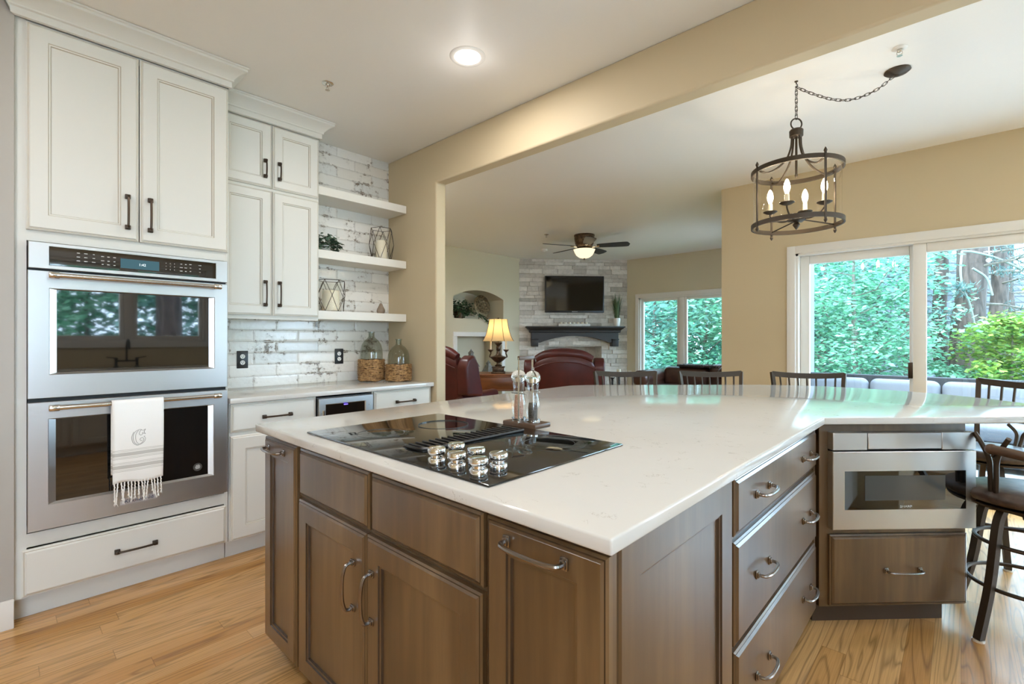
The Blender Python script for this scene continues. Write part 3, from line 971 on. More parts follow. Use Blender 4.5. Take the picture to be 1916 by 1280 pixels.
text('lettering', 'KitchenAid', 0.023, M['blue_ink'], nb, (0.487, ZF - 0.0026, 0.455), (R90, 0, 0), xs=1.12)
bg = G().lathe([(0.0, 0.0), (0.021, 0.0), (0.021, 0.0012), (0.0, 0.0012)], 28, (0.741, ZF + 0.0135, 0.561), cap=False, axis='y').obj('round_badge', M['ink_grey'], d2)
g = G()
for k in range(4):
    z = 0.552 + k * 0.0055
    w = (0.010, 0.013, 0.012, 0.009)[k]
    g.prism([(0.741 - w, z), (0.741 + w, z + 0.002), (0.741 + w - 0.002, z + 0.0042), (0.741 - w + 0.002, z + 0.0026)], ZF + 0.0112, ZF + 0.0124, 'y')
g.obj('badge_emblem', M['white_ink'], bg, smooth=0)

# ---- towel over the lower handle
tw = thing('dish_towel', 'white monogrammed towel with grey stripes hanging on the lower oven handle', 'towel', (0, 0, 0))
hx, hz = -3.0195 + 0.082, 0.942
prof = [(hx - 0.0165, 0.60)]
prof += [(hx - 0.0165, 0.70), (hx - 0.0160, 0.80), (hx - 0.0155, 0.90), (hx - 0.0150, 0.94)]
for k in range(1, 8):
    a = PI - PI * k / 8
    prof.append((hx + 0.0148 * math.cos(a), 0.942 + 0.0148 * math.sin(a)))
prof += [(hx + 0.0150, 0.94)] + [(hx + 0.0150 + 0.004 * math.sin((0.94 - z) * 9), z) for z in (0.90, 0.85, 0.80, 0.75, 0.70, 0.65, 0.60, 0.575, 0.560)]
g = G()
NY = 16
ya, yb = 0.374, 0.576
for i, (x, z) in enumerate(prof):
    for k in range(NY + 1):
        u = k / NY
        low = max(0.0, (0.94 - z) / 0.38) if x > hx else 0
        y = ya + (yb - ya) * u + low * 0.006 * (0.5 - u)
        wob = low * 0.004 * math.sin(u * 9 + z * 6)
        dz = (0.006 * math.sin(u * 7.0) * low if x > hx else 0)
        g.v.append((x + wob, y, z + dz))
for i in range(len(prof) - 1):
    for k in range(NY):
        a = i * (NY + 1) + k
        g.f.append((a, a + 1, a + NY + 2, a + NY + 1)); g.mi.append(0)
def towel_mat():
    t = NT('striped_towel')
    c = t.n('TexCoord')
    z = t.n('SeparateXYZ', Vector=c.outputs['Object']).outputs[2]
    tot = None
    for (zc, hw, s) in ((0.697, 0.0085, 0.85), (0.6365, 0.0085, 0.85)):
        for (dz, w, k) in ((0, hw, s), (0.0145, 0.0011, 0.9), (0.0205, 0.0011, 0.9), (-0.0145, 0.0011, 0.9), (-0.0205, 0.0011, 0.9)):
            m = t.math('MULTIPLY', t.math('LESS_THAN', t.math('ABSOLUTE', t.math('SUBTRACT', z, zc + dz)), w), k)
            tot = m if tot is None else t.math('MAXIMUM', tot, m)
    w = t.n('TexNoise', Vector=t.coord(), Scale=420, Detail=1)
    cc = t.mix(tot, S(238, 236, 231), S(186, 183, 176))
    t.bsdf(Base_Color=cc, Roughness=0.9, Normal=t.bump(w.outputs[0], 0.25, 0.0008))
    return t.m
M['towel'] = towel_mat()
cloth = g.obj('cloth', M['towel'], tw, smooth=60, normals=False)
sm = cloth.modifiers.new('thickness', 'SOLIDIFY'); sm.thickness = 0.0022; sm.offset = 0
# embroidered letter C in double outline
def towel_pt(y, z):
    low = max(0.0, (0.94 - z) / 0.38); u = (y - ya) / (yb - ya)
    return (hx + 0.0150 + 0.004 * math.sin((0.94 - z) * 9) + low * 0.004 * math.sin(u * 9 + z * 6) + 0.0018, y, z)
g = G()
cx, cz, sc = 0.4775, 0.772, 0.036
def stroke(pts, r=0.0009):
    g.tube([towel_pt(cx + x * sc, cz + z * sc) for (x, z) in [(p.x, p.y) for p in bez([(a, b, 0) for a, b in pts], 6)]], r, 6)
stroke([(0.32, 0.62), (0.36, 0.40), (0.16, 0.26), (-0.02, 0.42), (0.06, 0.78), (0.22, 0.98), (-0.10, 1.0), (-0.52, 0.72), (-0.68, 0.1), (-0.56, -0.6), (-0.18, -0.98), (0.22, -0.92), (0.56, -0.62), (0.66, -0.22), (0.50, 0.02), (0.62, 0.06)])
stroke([(-0.10, 0.92), (-0.38, 0.5), (-0.42, -0.1), (-0.30, -0.62), (0.0, -0.90), (0.32, -0.72), (0.48, -0.34), (0.30, -0.10), (0.06, -0.26), (0.14, -0.50), (0.30, -0.44)])
stroke([(0.22, 0.98), (0.40, 0.86), (0.66, 1.0), (0.52, 0.66), (0.66, 0.36), (0.42, 0.48), (0.32, 0.40)])
stroke([(-0.62, 0.78), (-0.84, 0.1), (-0.72, -0.6), (-0.34, -1.02), (-0.05, -1.04)])
g.obj('monogram', M['thread'], tw)
rnd = random.Random(11)
for k in range(15):
    y = ya + 0.010 + (yb - ya - 0.022) * k / 14
    x = towel_pt(y, 0.562)[0] - 0.002
    L = rnd.uniform(0.066, 0.092) * (1.0 if k > 2 else 1.12)
    g = G()
    sway = rnd.uniform(-0.008, 0.008)
    pts = [(x, y, 0.564)]
    for j in range(1, 15):
        t_ = j / 14
        pts.append((x + 0.0012 * math.sin(j * 2.2) + 0.004 * t_, y + sway * t_ + 0.0012 * math.cos(j * 2.2), 0.564 - L * t_))
    rs = [0.0026 + 0.0006 * (j % 2) for j in range(13)] + [0.005, 0.0035]
    g.tube(pts, rs, 7)
    e = pts[-1]
    for q in range(4):
        g.tube([e, (e[0] + rnd.uniform(-0.004, 0.006), e[1] + rnd.uniform(-0.007, 0.007), e[2] - rnd.uniform(0.012, 0.02))], [0.0016, 0.0008], 4)
    g.obj('tassel', M['cotton'], tw)

# ---- outlets on the tile
def outlet(y, z, label):
    o = thing('wall_outlet', label, 'outlet', (XT + 0.009, y, z), R90, 'outlets on the tile')
    G().box(-0.036, -0.006, -0.060, 0.036, 0, 0.060, 0.003).obj('cover_plate', M['black_plastic'], o)
    for s in (-1, 1):
        gg = G()
        gg.lathe([(0.0, 0.0), (0.0155, 0.0), (0.0155, 0.0025), (0.0, 0.0025)], 20, (0, -0.006, s * 0.021), cap=False, axis='y')
        so = gg.obj('socket', M['ceramic_white'], o)
        G().box(-0.0075, -0.0092, s * 0.021 - 0.001, -0.0045, -0.008, s * 0.021 + 0.008).box(0.0045, -0.0092, s * 0.021 - 0.001, 0.0075, -0.008, s * 0.021 + 0.008).box(-0.003, -0.0092, s * 0.021 - 0.010, 0.003, -0.008, s * 0.021 - 0.005).obj('slots', M['oven_dark'], so, smooth=0)
outlet(1.160, 1.108, 'black outlet plate with white sockets near the double oven')
outlet(1.864, 1.113, 'black outlet plate with white sockets left of the wicker bottles')

# ---- wicker-sleeved glass bottles
def demijohn(label, loc, r, hs, ht, seed):
    t = thing('glass_bottle', label, 'bottle', loc, 0, 'wicker based bottles')
    rr = r - 0.012
    nz = ht - 0.045
    prof = [(0.005, 0.012), (rr * 0.93, 0.014), (rr, 0.03), (rr, nz * 0.62), (rr * 0.97, nz * 0.72), (rr * 0.86, nz * 0.83), (rr * 0.62, nz * 0.93), (rr * 0.36, nz * 0.985), (rr * 0.27, nz * 1.02), (rr * 0.255, ht - 0.010), (rr * 0.33, ht - 0.006), (rr * 0.33, ht), (rr * 0.24, ht), (rr * 0.22, nz)]
    G().lathe(prof, 36, cap=False).obj('glass_body', M['bottle_glass'], t)
    g = G()
    rn = random.Random(seed)
    rows = int(hs / 0.0088)
    for i in range(rows):
        z = 0.005 + (hs - 0.010) * i / (rows - 1)
        amp = 0.0032
        pts = []
        n = 44
        ph = rn.uniform(0, 6)
        for k in range(n):
            a = 2 * PI * k / n
            bulge = r * (0.985 + 0.03 * math.sin(PI * z / hs))
            pts.append(((bulge + amp * math.sin(11 * a + PI * (i % 2))) * math.cos(a), (bulge + amp * math.sin(11 * a + PI * (i % 2))) * math.sin(a), z + 0.0030 * math.sin(5 * a + ph)))
        g.tube(pts, 0.0052, 6, closed=True)
    for k in range(22):
        a = 2 * PI * k / 22
        g.tube([(r * 0.985 * math.cos(a), r * 0.985 * math.sin(a), 0.003), (r * 1.01 * math.cos(a), r * 1.01 * math.sin(a), hs * 0.5), (r * 0.985 * math.cos(a), r * 0.985 * math.sin(a), hs)], 0.0035, 5)
    w = g.obj('wicker_sleeve', M['wicker'], t)
    G().lathe([(0.004, 0.004), (r * 0.955, 0.004), (r * 0.955, hs - 0.004), (r * 0.94, hs - 0.004), (r * 0.94, 0.006)], 32, cap=False).obj('sleeve_lining', M['wicker_dark'], w)
demijohn('taller clear glass bottle in a woven wicker sleeve on the counter', (-3.470, 2.064, 0.9195), 0.100, 0.168, 0.388, 2)
demijohn('shorter clear glass bottle in wicker sleeve, next to the beam wall', (-3.300, 2.206, 0.9195), 0.098, 0.130, 0.330, 4)

# ---- shelf ornaments
def wire_lantern(label, loc, w, h, candle_r, candle_h, rz):
    t = thing('wire_lantern', label, 'candle lantern', loc, rz, 'geometric wire lanterns')
    g = G()
    r = 0.0022
    n = 6
    top = [(w * math.cos(2 * PI * k / n), w * math.sin(2 * PI * k / n), h - r) for k in range(n)]
    bot = [(w * 0.92 * math.cos(2 * PI * k / n), w * 0.92 * math.sin(2 * PI * k / n), r) for k in range(n)]
    mid = [(w * 1.12 * math.cos(2 * PI * (k + 0.5) / n), w * 1.12 * math.sin(2 * PI * (k + 0.5) / n), h * 0.5) for k in range(n)]
    for k in range(n):
        j = (k + 1) % n
        for a, b in ((top[k], top[j]), (bot[k], bot[j]), (top[k], mid[k]), (top[j], mid[k]), (bot[k], mid[k]), (bot[j], mid[k])):
            g.tube([a, b], r, 5)
    g.obj('wire_frame', M['iron'], t)
    G().lathe([(0.002, 0.002), (w * 0.80, 0.002), (w * 0.80, 0.006), (0.002, 0.006)], 24, cap=False).obj('base_plate', M['iron'], t)
    G().lathe([(candle_r * 1.22, 0.006), (candle_r * 1.22, h * 0.93)], 28, cap=False).obj('glass_cylinder', M['shade_glass'], t)
    c = G().lathe([(0.001, 0.0062), (candle_r, 0.0062), (candle_r, candle_h - 0.004), (candle_r - 0.004, candle_h), (0.001, candle_h - 0.002)], 28, cap=False).obj('candle', M['wax'], t)
    G().tube([(0, 0, candle_h - 0.003), (0.001, 0, candle_h + 0.008)], 0.0011, 5).obj('wick', M['oven_dark'], c)
wire_lantern('taller wire lantern with white candle on the middle shelf, near the beam wall', (-3.485, 2.165, 1.8922), 0.088, 0.262, 0.045, 0.165, 0.35)
wire_lantern('wider wire lantern with thick candle on the lowest shelf, next to the cabinet', (-3.470, 1.722, 1.4542), 0.098, 0.236, 0.062, 0.160, 0.15)

t = thing('pear_figurine', 'small brown ceramic pear with a curled leaf on the lowest shelf', 'ornament', (-3.47, 2.150, 1.4542))
G().lathe([(0.002, 0), (0.022, 0.0), (0.031, 0.012), (0.034, 0.026), (0.030, 0.042), (0.021, 0.058), (0.0155, 0.070), (0.0125, 0.080), (0.007, 0.086), (0.001, 0.0865)], 24).obj('body', M['taupe_glaze'], t)
st = G().tube(bez([(0, 0, 0.085), (0.002, 0.0, 0.095), (0.001, 0.004, 0.104)], 4), 0.0018, 6).obj('stem', M['antique_bronze'], t)
G().leafq(Vector((0.001, 0.006, 0.102)), Vector((0.1, -1, 0.25)), Vector((0, 0, 1)), 0.034, 0.016, 0.3).obj('leaf', M['silver_leaf'], st)

def ivy(name, label, loc, rx, h, n, seed, mat, pot_r=0.045, pot_h=0.05, potmat=None, size=0.03, trail=None, side=None):
    t = thing(name, label, 'plant', loc)
    G().lathe([(0.002, 0.0), (pot_r * 0.8, 0.0), (pot_r, pot_h), (pot_r * 0.9, pot_h), (pot_r * 0.88, pot_h * 0.8), (0.002, pot_h * 0.8)], 24, cap=False).obj('pot', potmat or M['ceramic_white'], t)
    rn = random.Random(seed)
    g = G()
    sg = G()
    for i in range(n):
        a = rn.uniform(0, 2 * PI); el = rn.uniform(-0.25, 1.0)
        d = Vector((math.cos(a) * math.cos(el), math.sin(a) * math.cos(el), math.sin(el)))
        p = Vector((d.x * rx * rn.uniform(0.35, 1.0), d.y * rx * rn.uniform(0.35, 1.0), pot_h * 0.9 + max(-pot_h * 0.75, d.z * (h - pot_h) * rn.uniform(0.45, 1.0))))
        if side:
            p.x = min(max(p.x, side[0]), side[1])
            p.y = min(max(p.y, side[2]), side[3])
        L = size * rn.uniform(0.7, 1.2)
        g.leafq(p, Vector((d.x + rn.uniform(-.6, .6), d.y + rn.uniform(-.6, .6), rn.uniform(-0.8, 0.3))), Vector((rn.uniform(-.4, .4), rn.uniform(-.4, .4), 1)), L, L * 0.8, 0.12)
        if i % 9 == 0:
            sg.tube([(0, 0, pot_h * 0.8), tuple(p * 0.6 + Vector((0, 0, 0.02))), tuple(p)], 0.0016, 4)
    if trail:
        pts = bez(trail, 10)
        sg.tube(pts, 0.002, 4)
        for p in pts:
            for q in range(3):
                L = size * rn.uniform(0.7, 1.1)
                g.leafq(Vector(p) + Vector((rn.uniform(-.01, .01), rn.uniform(-.02, .02), rn.uniform(-.01, .02))), Vector((rn.uniform(-.2, 1), rn.uniform(-1, 1), rn.uniform(-0.6, 0.4))), Vector((0, 0, 1)), L, L * 0.8, 0.12)
    sg.obj('stems', M['branch'], t)
    f = g.obj('leaves', mat, t, smooth=0, normals=False)
    return t
ivy('potted_ivy', 'small variegated ivy on the middle floating shelf next to the cabinet', (-3.465, 1.672, 1.8922), 0.125, 0.165, 430, 8, M['ivy'], size=0.032, side=(-0.14, 0.10, -0.10, 0.13))

# ================================================================ ISLAND
YFI = 0.737          # carcass face towards the camera aisle; door faces stand 20 mm in front
def unit_box(t, x0, x1, z0, z1, dep, mat=None):
    return G().box(x0, 0, z0, x1, dep, z1).obj('carcass', mat or M['wood'], t, smooth=0)

def pullout(label, x0, x1, hx0, hx1):
    t = thing('pullout_cabinet', label, 'cabinet', (0, YFI, 0), 0, 'island pullouts')
    unit_box(t, x0 - 0.002, min(x1 + 0.006, -0.492), 0.088, 0.884, 0.60)
    d = shaker('door', x1 - x0, 0.777, t, (x0, 0, 0.090), BROWN, 0.062)
    arch_pull(d, ((hx0 + hx1) / 2 - x0, -0.02, 0.742), hx1 - hx0, M['pewter'])
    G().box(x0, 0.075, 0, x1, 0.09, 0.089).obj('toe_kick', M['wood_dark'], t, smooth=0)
    return t
pullout('narrow brown pullout door at the island end facing the ovens', -1.996, -1.709, -1.945, -1.805)
pullout('brown pullout door with horizontal handle at the near island corner', -0.748, -0.446, -0.682, -0.535)

ck = thing('cooktop_cabinet', 'brown double door island cabinet under the cooktop, two false drawers above', 'cabinet', (0, YFI, 0))
unit_box(ck, -1.700, -0.752, 0.088, 0.884, 0.60)
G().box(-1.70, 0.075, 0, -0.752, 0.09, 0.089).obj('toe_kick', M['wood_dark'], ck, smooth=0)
shaker('drawer_front', 0.456, 0.164, ck, (-1.684, 0, 0.703), BROWN, slab=True)
shaker('drawer_front', 0.456, 0.164, ck, (-1.217, 0, 0.703), BROWN, slab=True)
d = shaker('door', 0.448, 0.600, ck, (-1.690, 0, 0.090), BROWN, 0.066)
arch_pull(d, (0.385, -0.02, 0.435), 0.133, M['pewter'], True)
d = shaker('door', 0.476, 0.600, ck, (-1.239, 0, 0.090), BROWN, 0.066)
arch_pull(d, (0.036, -0.02, 0.435), 0.133, M['pewter'], True)

# right side: end panel and drawer stack (local x = world y, -y = world +x)
XR = -0.470
ep = thing('end_panel', 'tall framed brown panel on the island side between corner and drawers', 'panel', (XR, 0, 0), R90)
shaker('framed_panel', 0.600, 0.788, ep, (0.762, 0, 0.092), BROWN, 0.085)
G().box(0.742, -0.018, 0.088, 0.760, 0.004, 0.884).box(0.742, 0.0005, 0.088, 1.372, 0.018, 0.884).obj('corner_post', M['wood'], ep, smooth=0)
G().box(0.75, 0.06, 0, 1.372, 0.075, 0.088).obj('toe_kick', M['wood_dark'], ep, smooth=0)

ds = thing('drawer_cabinet', 'brown island cabinet of three wide drawers with two handles each', 'cabinet', (XR, 0, 0), R90)
G().box(1.374, 0.0, 0.088, 2.395, 0.56, 0.884).obj('carcass', M['wood'], ds, smooth=0)
G().box(1.374, 0.06, 0, 2.44, 0.075, 0.088).obj('toe_kick', M['wood_dark'], ds, smooth=0)
G().box(2.396, -0.006, 0.088, 2.432, 0.02, 0.884).obj('filler_strip', M['wood'], ds, smooth=0)
for (z0, z1) in ((0.700, 0.862), (0.396, 0.684), (0.092, 0.380)):
    d = shaker('drawer', 1.000, z1 - z0, ds, (1.388, 0, z0), BROWN, slab=True)
    hz = (z1 - z0) / 2
    arch_pull(d, (0.235, -0.02, hz), 0.128, M['pewter'])
    arch_pull(d, (0.815, -0.02, hz), 0.128, M['pewter'])

# wing at 45 degrees: microwave unit, local x along the wing front, -y towards the camera
INN = Vector((-0.422, 2.39, 0))
R45 = PI / 4
_n = Vector((1, -1, 0)).normalized()
WP = INN - _n * 0.052
mc = thing('microwave_cabinet', 'angled brown island cabinet with one knotty drawer below the microwave', 'cabinet', WP, R45)
g = G().box(0.012, 0.0, 0.088, 0.050, 0.60, 0.884).box(0.650, 0.0, 0.088, 0.668, 0.60, 0.884).box(0.05, 0.0, 0.846, 0.65, 0.60, 0.884).box(0.05, 0.0, 0.088, 0.65, 0.60, 0.104)
g.box(0.05, 0.0, 0.404, 0.65, 0.60, 0.430).box(0.05, 0.57, 0.104, 0.65, 0.60, 0.85)
g.obj('carcass', M['wood'], mc, smooth=0)
G().box(0.012, 0.045, 0, 0.605, 0.06, 0.089).box(0.59, 0.06, 0, 0.605, 0.58, 0.089).obj('toe_kick', M['wood_dark'], mc, smooth=0)
d = shaker('drawer', 0.612, 0.306, mc, (0.050, 0, 0.097), BROWN, slab=True)
arch_pull(d, (0.318, -0.02, 0.152), 0.150, M['pewter'])

mw = thing('microwave', 'stainless microwave drawer with dark window, built into the angled island end', 'microwave', WP, R45)
G().box(0.056, 0.002, 0.434, 0.644, 0.50, 0.842).obj('body', M['oven_dark'], mw, smooth=0)
yf = -0.034
G().box(0.050, yf, 0.772, 0.2005, 0.001, 0.846, 0.0015, 1).obj('top_panel', M['steel'], mw)
G().box(0.5305, yf, 0.772, 0.682, 0.001, 0.846, 0.0015, 1).obj('top_panel', M['steel'], mw)
G().box(0.203, yf - 0.0015, 0.776, 0.528, 0.001, 0.845, 0.002, 1).obj('control_flap', M['steel'], mw)
dr = G().rects([(0.050, 0.431, 0.684, 0.765, 0.001), (0.050, 0.431, 0.684, 0.765, yf + 0.002), (0.052, 0.433, 0.682, 0.763, yf), (0.101, 0.516, 0.638, 0.682, yf), (0.102, 0.517, 0.637, 0.681, yf + 0.003)], cap1=False).obj('drawer_front', M['steel'], mw, smooth=20)
gl = G().box(0.1015, yf + 0.0008, 0.5165, 0.6375, yf + 0.006, 0.6815).obj('window', M['black_glass'], dr, smooth=0)
G().box(0.190, yf - 0.0004, 0.556, 0.545, yf + 0.002, 0.662).obj('mesh_screen', simple('screen_grey', S(74, 78, 78), 0.12), gl, smooth=0)
text('lettering', 'SHARP', 0.0135, M['white_ink'], gl, (0.370, yf - 0.0006, 0.529), (R90, 0, 0), xs=1.35)

# hidden body of the island behind the fronts
g = G().prism([(-1.975, 1.342), (-1.06, 1.342), (-1.06, 2.40), (-0.945, 2.90), (-0.475, 3.37), (-0.85, 3.72), (-1.975, 2.60)], 0.0, 0.884)
tag(g.obj('kitchen_island', M['wood']), 'brown back of the island under the overhang facing the bar stools', 'cabinet')

# worktop
far = [(0.43, 3.34), (0.36, 3.50), (0.24, 3.655), (0.09, 3.80), (-0.08, 3.915), (-0.28, 3.985), (-0.50, 4.015), (-0.70, 4.005), (-0.90, 3.935), (-1.08, 3.82), (-1.25, 3.672), (-1.62, 3.300), (-1.99, 2.940)]
near = [(-2.058, 2.830), (-2.045, 1.75), (-2.022, 0.694), (-0.422, 0.694), (-0.422, 2.39), (0.035, 2.842), (0.165, 2.975), (0.30, 3.12), (0.39, 3.235)]
poly = far + near
bm = bmesh.new()
vs_ = [bm.verts.new((x, y, 0.885)) for x, y in poly]
f = bm.faces.new(vs_)
r = bmesh.ops.extrude_face_region(bm, geom=[f])
for e in r['geom']:
    if isinstance(e, bmesh.types.BMVert):
        e.co.z = 0.915
bmesh.ops.recalc_face_normals(bm, faces=bm.faces)
eds = [e for e in bm.edges if abs(e.verts[0].co.z - e.verts[1].co.z) < 1e-4]
eds += [e for e in bm.edges if abs(e.verts[0].co.z - e.verts[1].co.z) > 1e-4 and min((Vector((e.verts[0].co.x, e.verts[0].co.y)) - Vector(c)).length for c in ((-2.022, 0.694), (-0.422, 0.694))) < 1e-3]
bmesh.ops.bevel(bm, geom=eds, offset=0.005, segments=3, affect='EDGES', profile=0.5, clamp_overlap=True)
me = bpy.data.meshes.new('island_worktop')
bm.to_mesh(me); bm.free()
me.materials.append(M['quartz'])
me.polygons.foreach_set('use_smooth', [True] * len(me.polygons)); me.set_sharp_from_angle(angle=math.radians(35))
o = bpy.data.objects.new('island_worktop', me); COL.objects.link(o)
tag(o, 'large white quartz island worktop with cooktop, curved at the bar side', 'countertop')

# cooktop
ct = thing('cooktop', 'black glass downdraft cooktop with chrome knobs set in the island', 'cooktop', (0, 0, 0.915))
CX0, CX1, CY0, CY1 = -1.683, -0.768, 0.747, 1.330
G().box(CX0, CY0, 0.0002, CX1, CY1, 0.0062, 0.0022, 2).obj('glass_top', M['cook_glass'], ct)
g = G()
gx0, gx1, gy0, gy1 = -1.232, -1.132, 0.838, 1.272
g.box(gx0, gy0, 0.0063, gx1, gy1, 0.0085)
g.tube([(gx1, gy0 + 0.02, 0.011), (gx1, gy1, 0.011)], 0.0055, 8)
g.tube(bez([(gx0, gy0 + 0.01, 0.011), (gx0 + 0.03, gy0, 0.012), (gx1 - 0.02, gy0 + 0.002, 0.012), (gx1, gy0 + 0.02, 0.011)], 5), 0.0055, 8)
for k in range(17):
    y = gy0 + 0.02 + (gy1 - gy0 - 0.03) * k / 16
    g.box(gx0 + 0.004, y - 0.0035, 0.0085, gx1 - 0.002, y + 0.0035, 0.0165, 0.002, 1)
g.obj('vent_grille', M['black_plastic'], ct)
for (x, y, rad) in ((-0.945, 1.185, 0.115), (-0.945, 1.185, 0.080), (-1.45, 1.17, 0.095), (-1.47, 0.91, 0.080)):
    G().tube([(x + rad * math.cos(2 * PI * k / 64), y + rad * math.sin(2 * PI * k / 64), 0.0061) for k in range(64)], 0.0007, 4, closed=True).obj('burner_ring', M['ink_grey'], ct)
for (kx, ky) in ((-1.0012, 0.7856), (-1.0046, 0.8558), (-0.9248, 0.7891), (-0.9231, 0.8547), (-0.8430, 0.7872), (-0.8446, 0.8571)):
    g = G().lathe([(0.001, 0), (0.0215, 0), (0.0225, 0.002), (0.0225, 0.014), (0.0205, 0.0165), (0.0150, 0.018), (0.0150, 0.023), (0.0205, 0.0245), (0.0235, 0.028), (0.0238, 0.039), (0.0215, 0.0425), (0.001, 0.0430)], 30)
    k = g.obj('knob', M['chrome'], ct, (kx, ky, 0.0064), (0, 0, random.Random(int(kx * 1e4)).uniform(-0.5, 0.5)))
    G().box(-0.0008, -0.020, 0.0425, 0.0008, 0.020, 0.0438, 0.0004, 1).obj('pointer', M['steel_plain'], k)

# salt and pepper mills on a stand
ms = thing('mill_stand', 'dark wood stand with tall metal carrying frame behind the cooktop', 'stand', (-1.222, 1.392, 0.9152))
G().box(-0.083, -0.047, 0, 0.083, 0.047, 0.017, 0.005).obj('base', M['walnut'], ms)
g = G()
rx = 0.0
g.tube([(rx, -0.044, 0.010), (rx, -0.044, 0.262)], 0.0034, 8).tube([(rx, 0.036, 0.016), (rx, 0.036, 0.262)], 0.0034, 8)
g.ball((rx, -0.044, 0.018), 0.0048, 6)
g.tube([(rx - 0.036, -0.044, 0.128), (rx + 0.036, -0.044, 0.128)], 0.0028, 6).tube([(rx - 0.036, 0.036, 0.128), (rx + 0.036, 0.036, 0.128)], 0.0028, 6)
g.obj('carry_frame', M['steel_plain'], ms)
G().box(rx - 0.006, -0.046, 0.252, rx + 0.006, 0.040, 0.268, 0.003).obj('grip', M['walnut'], ms)
def mill(label, dx, fill, fill_h, seed):
    t = thing('spice_mill', label, 'mill', (-1.222 + dx, 1.388, 0.9323), 0, 'spice mills')
    pr = [(0.001, 0.0), (0.027, 0.0), (0.028, 0.012), (0.024, 0.018), (0.0255, 0.030), (0.0290, 0.048), (0.0285, 0.066), (0.024, 0.088), (0.0205, 0.108), (0.0205, 0.126), (0.0235, 0.140), (0.0225, 0.148), (0.001, 0.148)]
    G().lathe(pr, 28).obj('acrylic_body', M['clear_glass'], t)
    G().lathe([(0.001, 0.006), (0.0165, 0.006), (0.0175, 0.030), (0.0180, 0.055), (0.0150, fill_h), (0.001, fill_h + 0.002)], 22).obj('filling', fill, t)
    G().tube([(0, 0, 0.006), (0, 0, 0.150)], 0.0025, 8).obj('spindle', M['steel_plain'], t)
    h = G().lathe([(0.001, 0.149), (0.020, 0.149), (0.027, 0.155), (0.0295, 0.166), (0.0280, 0.178), (0.022, 0.188), (0.010, 0.194), (0.0055, 0.196), (0.0055, 0.206), (0.003, 0.208), (0.001, 0.208)], 28).obj('mill_head', M['glass'], t)
    G().lathe([(0.001, 0.1495), (0.018, 0.1495), (0.0205, 0.156), (0.0205, 0.166), (0.001, 0.170)], 24).obj('collar', M['chrome'], h)
    G().lathe([(0.0282, 0.0015), (0.0286, 0.010)], 28, cap=False).obj('band', M['chrome'], t)
mill('clear mill filled with pink salt, left one on the stand', -0.036, M['salt'], 0.098, 1)
mill('clear mill filled with dark peppercorns, right one on the stand', 0.036, M['pepper'], 0.074, 2)

# ================================================================ CEILING FIXTURES
def lamp(name, kind, loc, energy, color, parent=None, **k):
    d = bpy.data.lights.new(name, kind)
    d.energy = energy
    d.color = color
    for a, b in k.items():
        setattr(d, a, b)
    o = bpy.data.objects.new(name, d)
    COL.objects.link(o)
    o.parent = parent
    o.location = loc
    return o

def downlight(label, x, y, group='recessed lights', power=None, color=(1.0, 0.97, 0.95)):
    t = thing('recessed_light', label, 'ceiling light', (x, y, CZ), 0, group)
    G().lathe([(0.070, 0.0), (0.070, -0.004), (0.076, -0.0075), (0.092, -0.006), (0.097, -0.001), (0.097, 0.0)], 40, cap=False).obj('trim_ring', M['trim_white'], t)
    G().lathe([(0.001, -0.003), (0.070, -0.003)], 40, cap=False).obj('lens', M['can_glow'], t)
    lamp('light', 'AREA', (0, 0, -0.012), CAN_POWER if power is None else power, color, t, shape='DISK', size=0.13)
    lamp('light', 'POINT', (0, 0, -0.16), 0.05 * (CAN_POWER if power is None else power), color, t, shadow_soft_size=0.04)
downlight('lit round recessed light in the kitchen ceiling', -1.944, 1.735)
downlight('added unseen fill light in the kitchen ceiling behind the camera', -1.95, -0.6)  # added out of view to brighten the kitchen
downlight('added unseen fill light above the sink side of the kitchen', 0.35, 0.45)  # extra kitchen fill, added outside the frame
downlight('added unseen fill light at the back of the kitchen ceiling', 0.35, -1.5)  # another unseen lamp added for kitchen brightness

downlight('added unseen fill light in the dining ceiling right of the lantern', 1.5, 3.2, power=8)  # added beyond the frame to lift the dining area
downlight('added unseen fill light in the dining ceiling over the sliding door end', 1.5, 4.3, power=8)  # second added dining fill, also out of view
downlight('added fill light in the living room ceiling hidden left of the opening', -4.9, 3.2, power=20, color=(0.93, 0.98, 1.0))  # added behind the pier to brighten the living room, cool tinted
downlight('added hidden fill light in the living room ceiling just behind the beam wall', -3.95, 2.85, power=12, color=(0.93, 0.98, 1.0))  # second living room fill, added where the beam wall hides it

def sprinkler(label, x, y, white=False):
    t = thing('fire_sprinkler', label, 'sprinkler', (x, y, CZ), 0, 'ceiling sprinklers')
    G().lathe([(0.012, 0.0), (0.034, -0.001), (0.030, -0.005), (0.013, -0.008), (0.012, -0.008)], 24, cap=False).obj('escutcheon', M['trim_white'] if white else M['steel_plain'], t)
    g = G().lathe([(0.011, 0.0), (0.011, -0.018), (0.007, -0.022), (0.004, -0.024), (0.001, -0.024)], 14, cap=False)
    g.tube([(0.010, 0, -0.016), (0.012, 0, -0.030), (0.003, 0, -0.040)], 0.0022, 6).tube([(-0.010, 0, -0.016), (-0.012, 0, -0.030), (-0.003, 0, -0.040)], 0.0022, 6)
    g.lathe([(0.001, -0.038), (0.013, -0.039), (0.013, -0.041), (0.001, -0.041)], 14, cap=False)
    g.obj('head', M['steel_plain'], t)
sprinkler('chrome fire sprinkler in the kitchen ceiling near the white cabinets', -2.757, 1.348)
sprinkler('fire sprinkler with white escutcheon next to the lantern canopy', -0.235, 3.225, True)
sprinkler('fire sprinkler in the living room ceiling left of the fan', -4.40, 5.45)
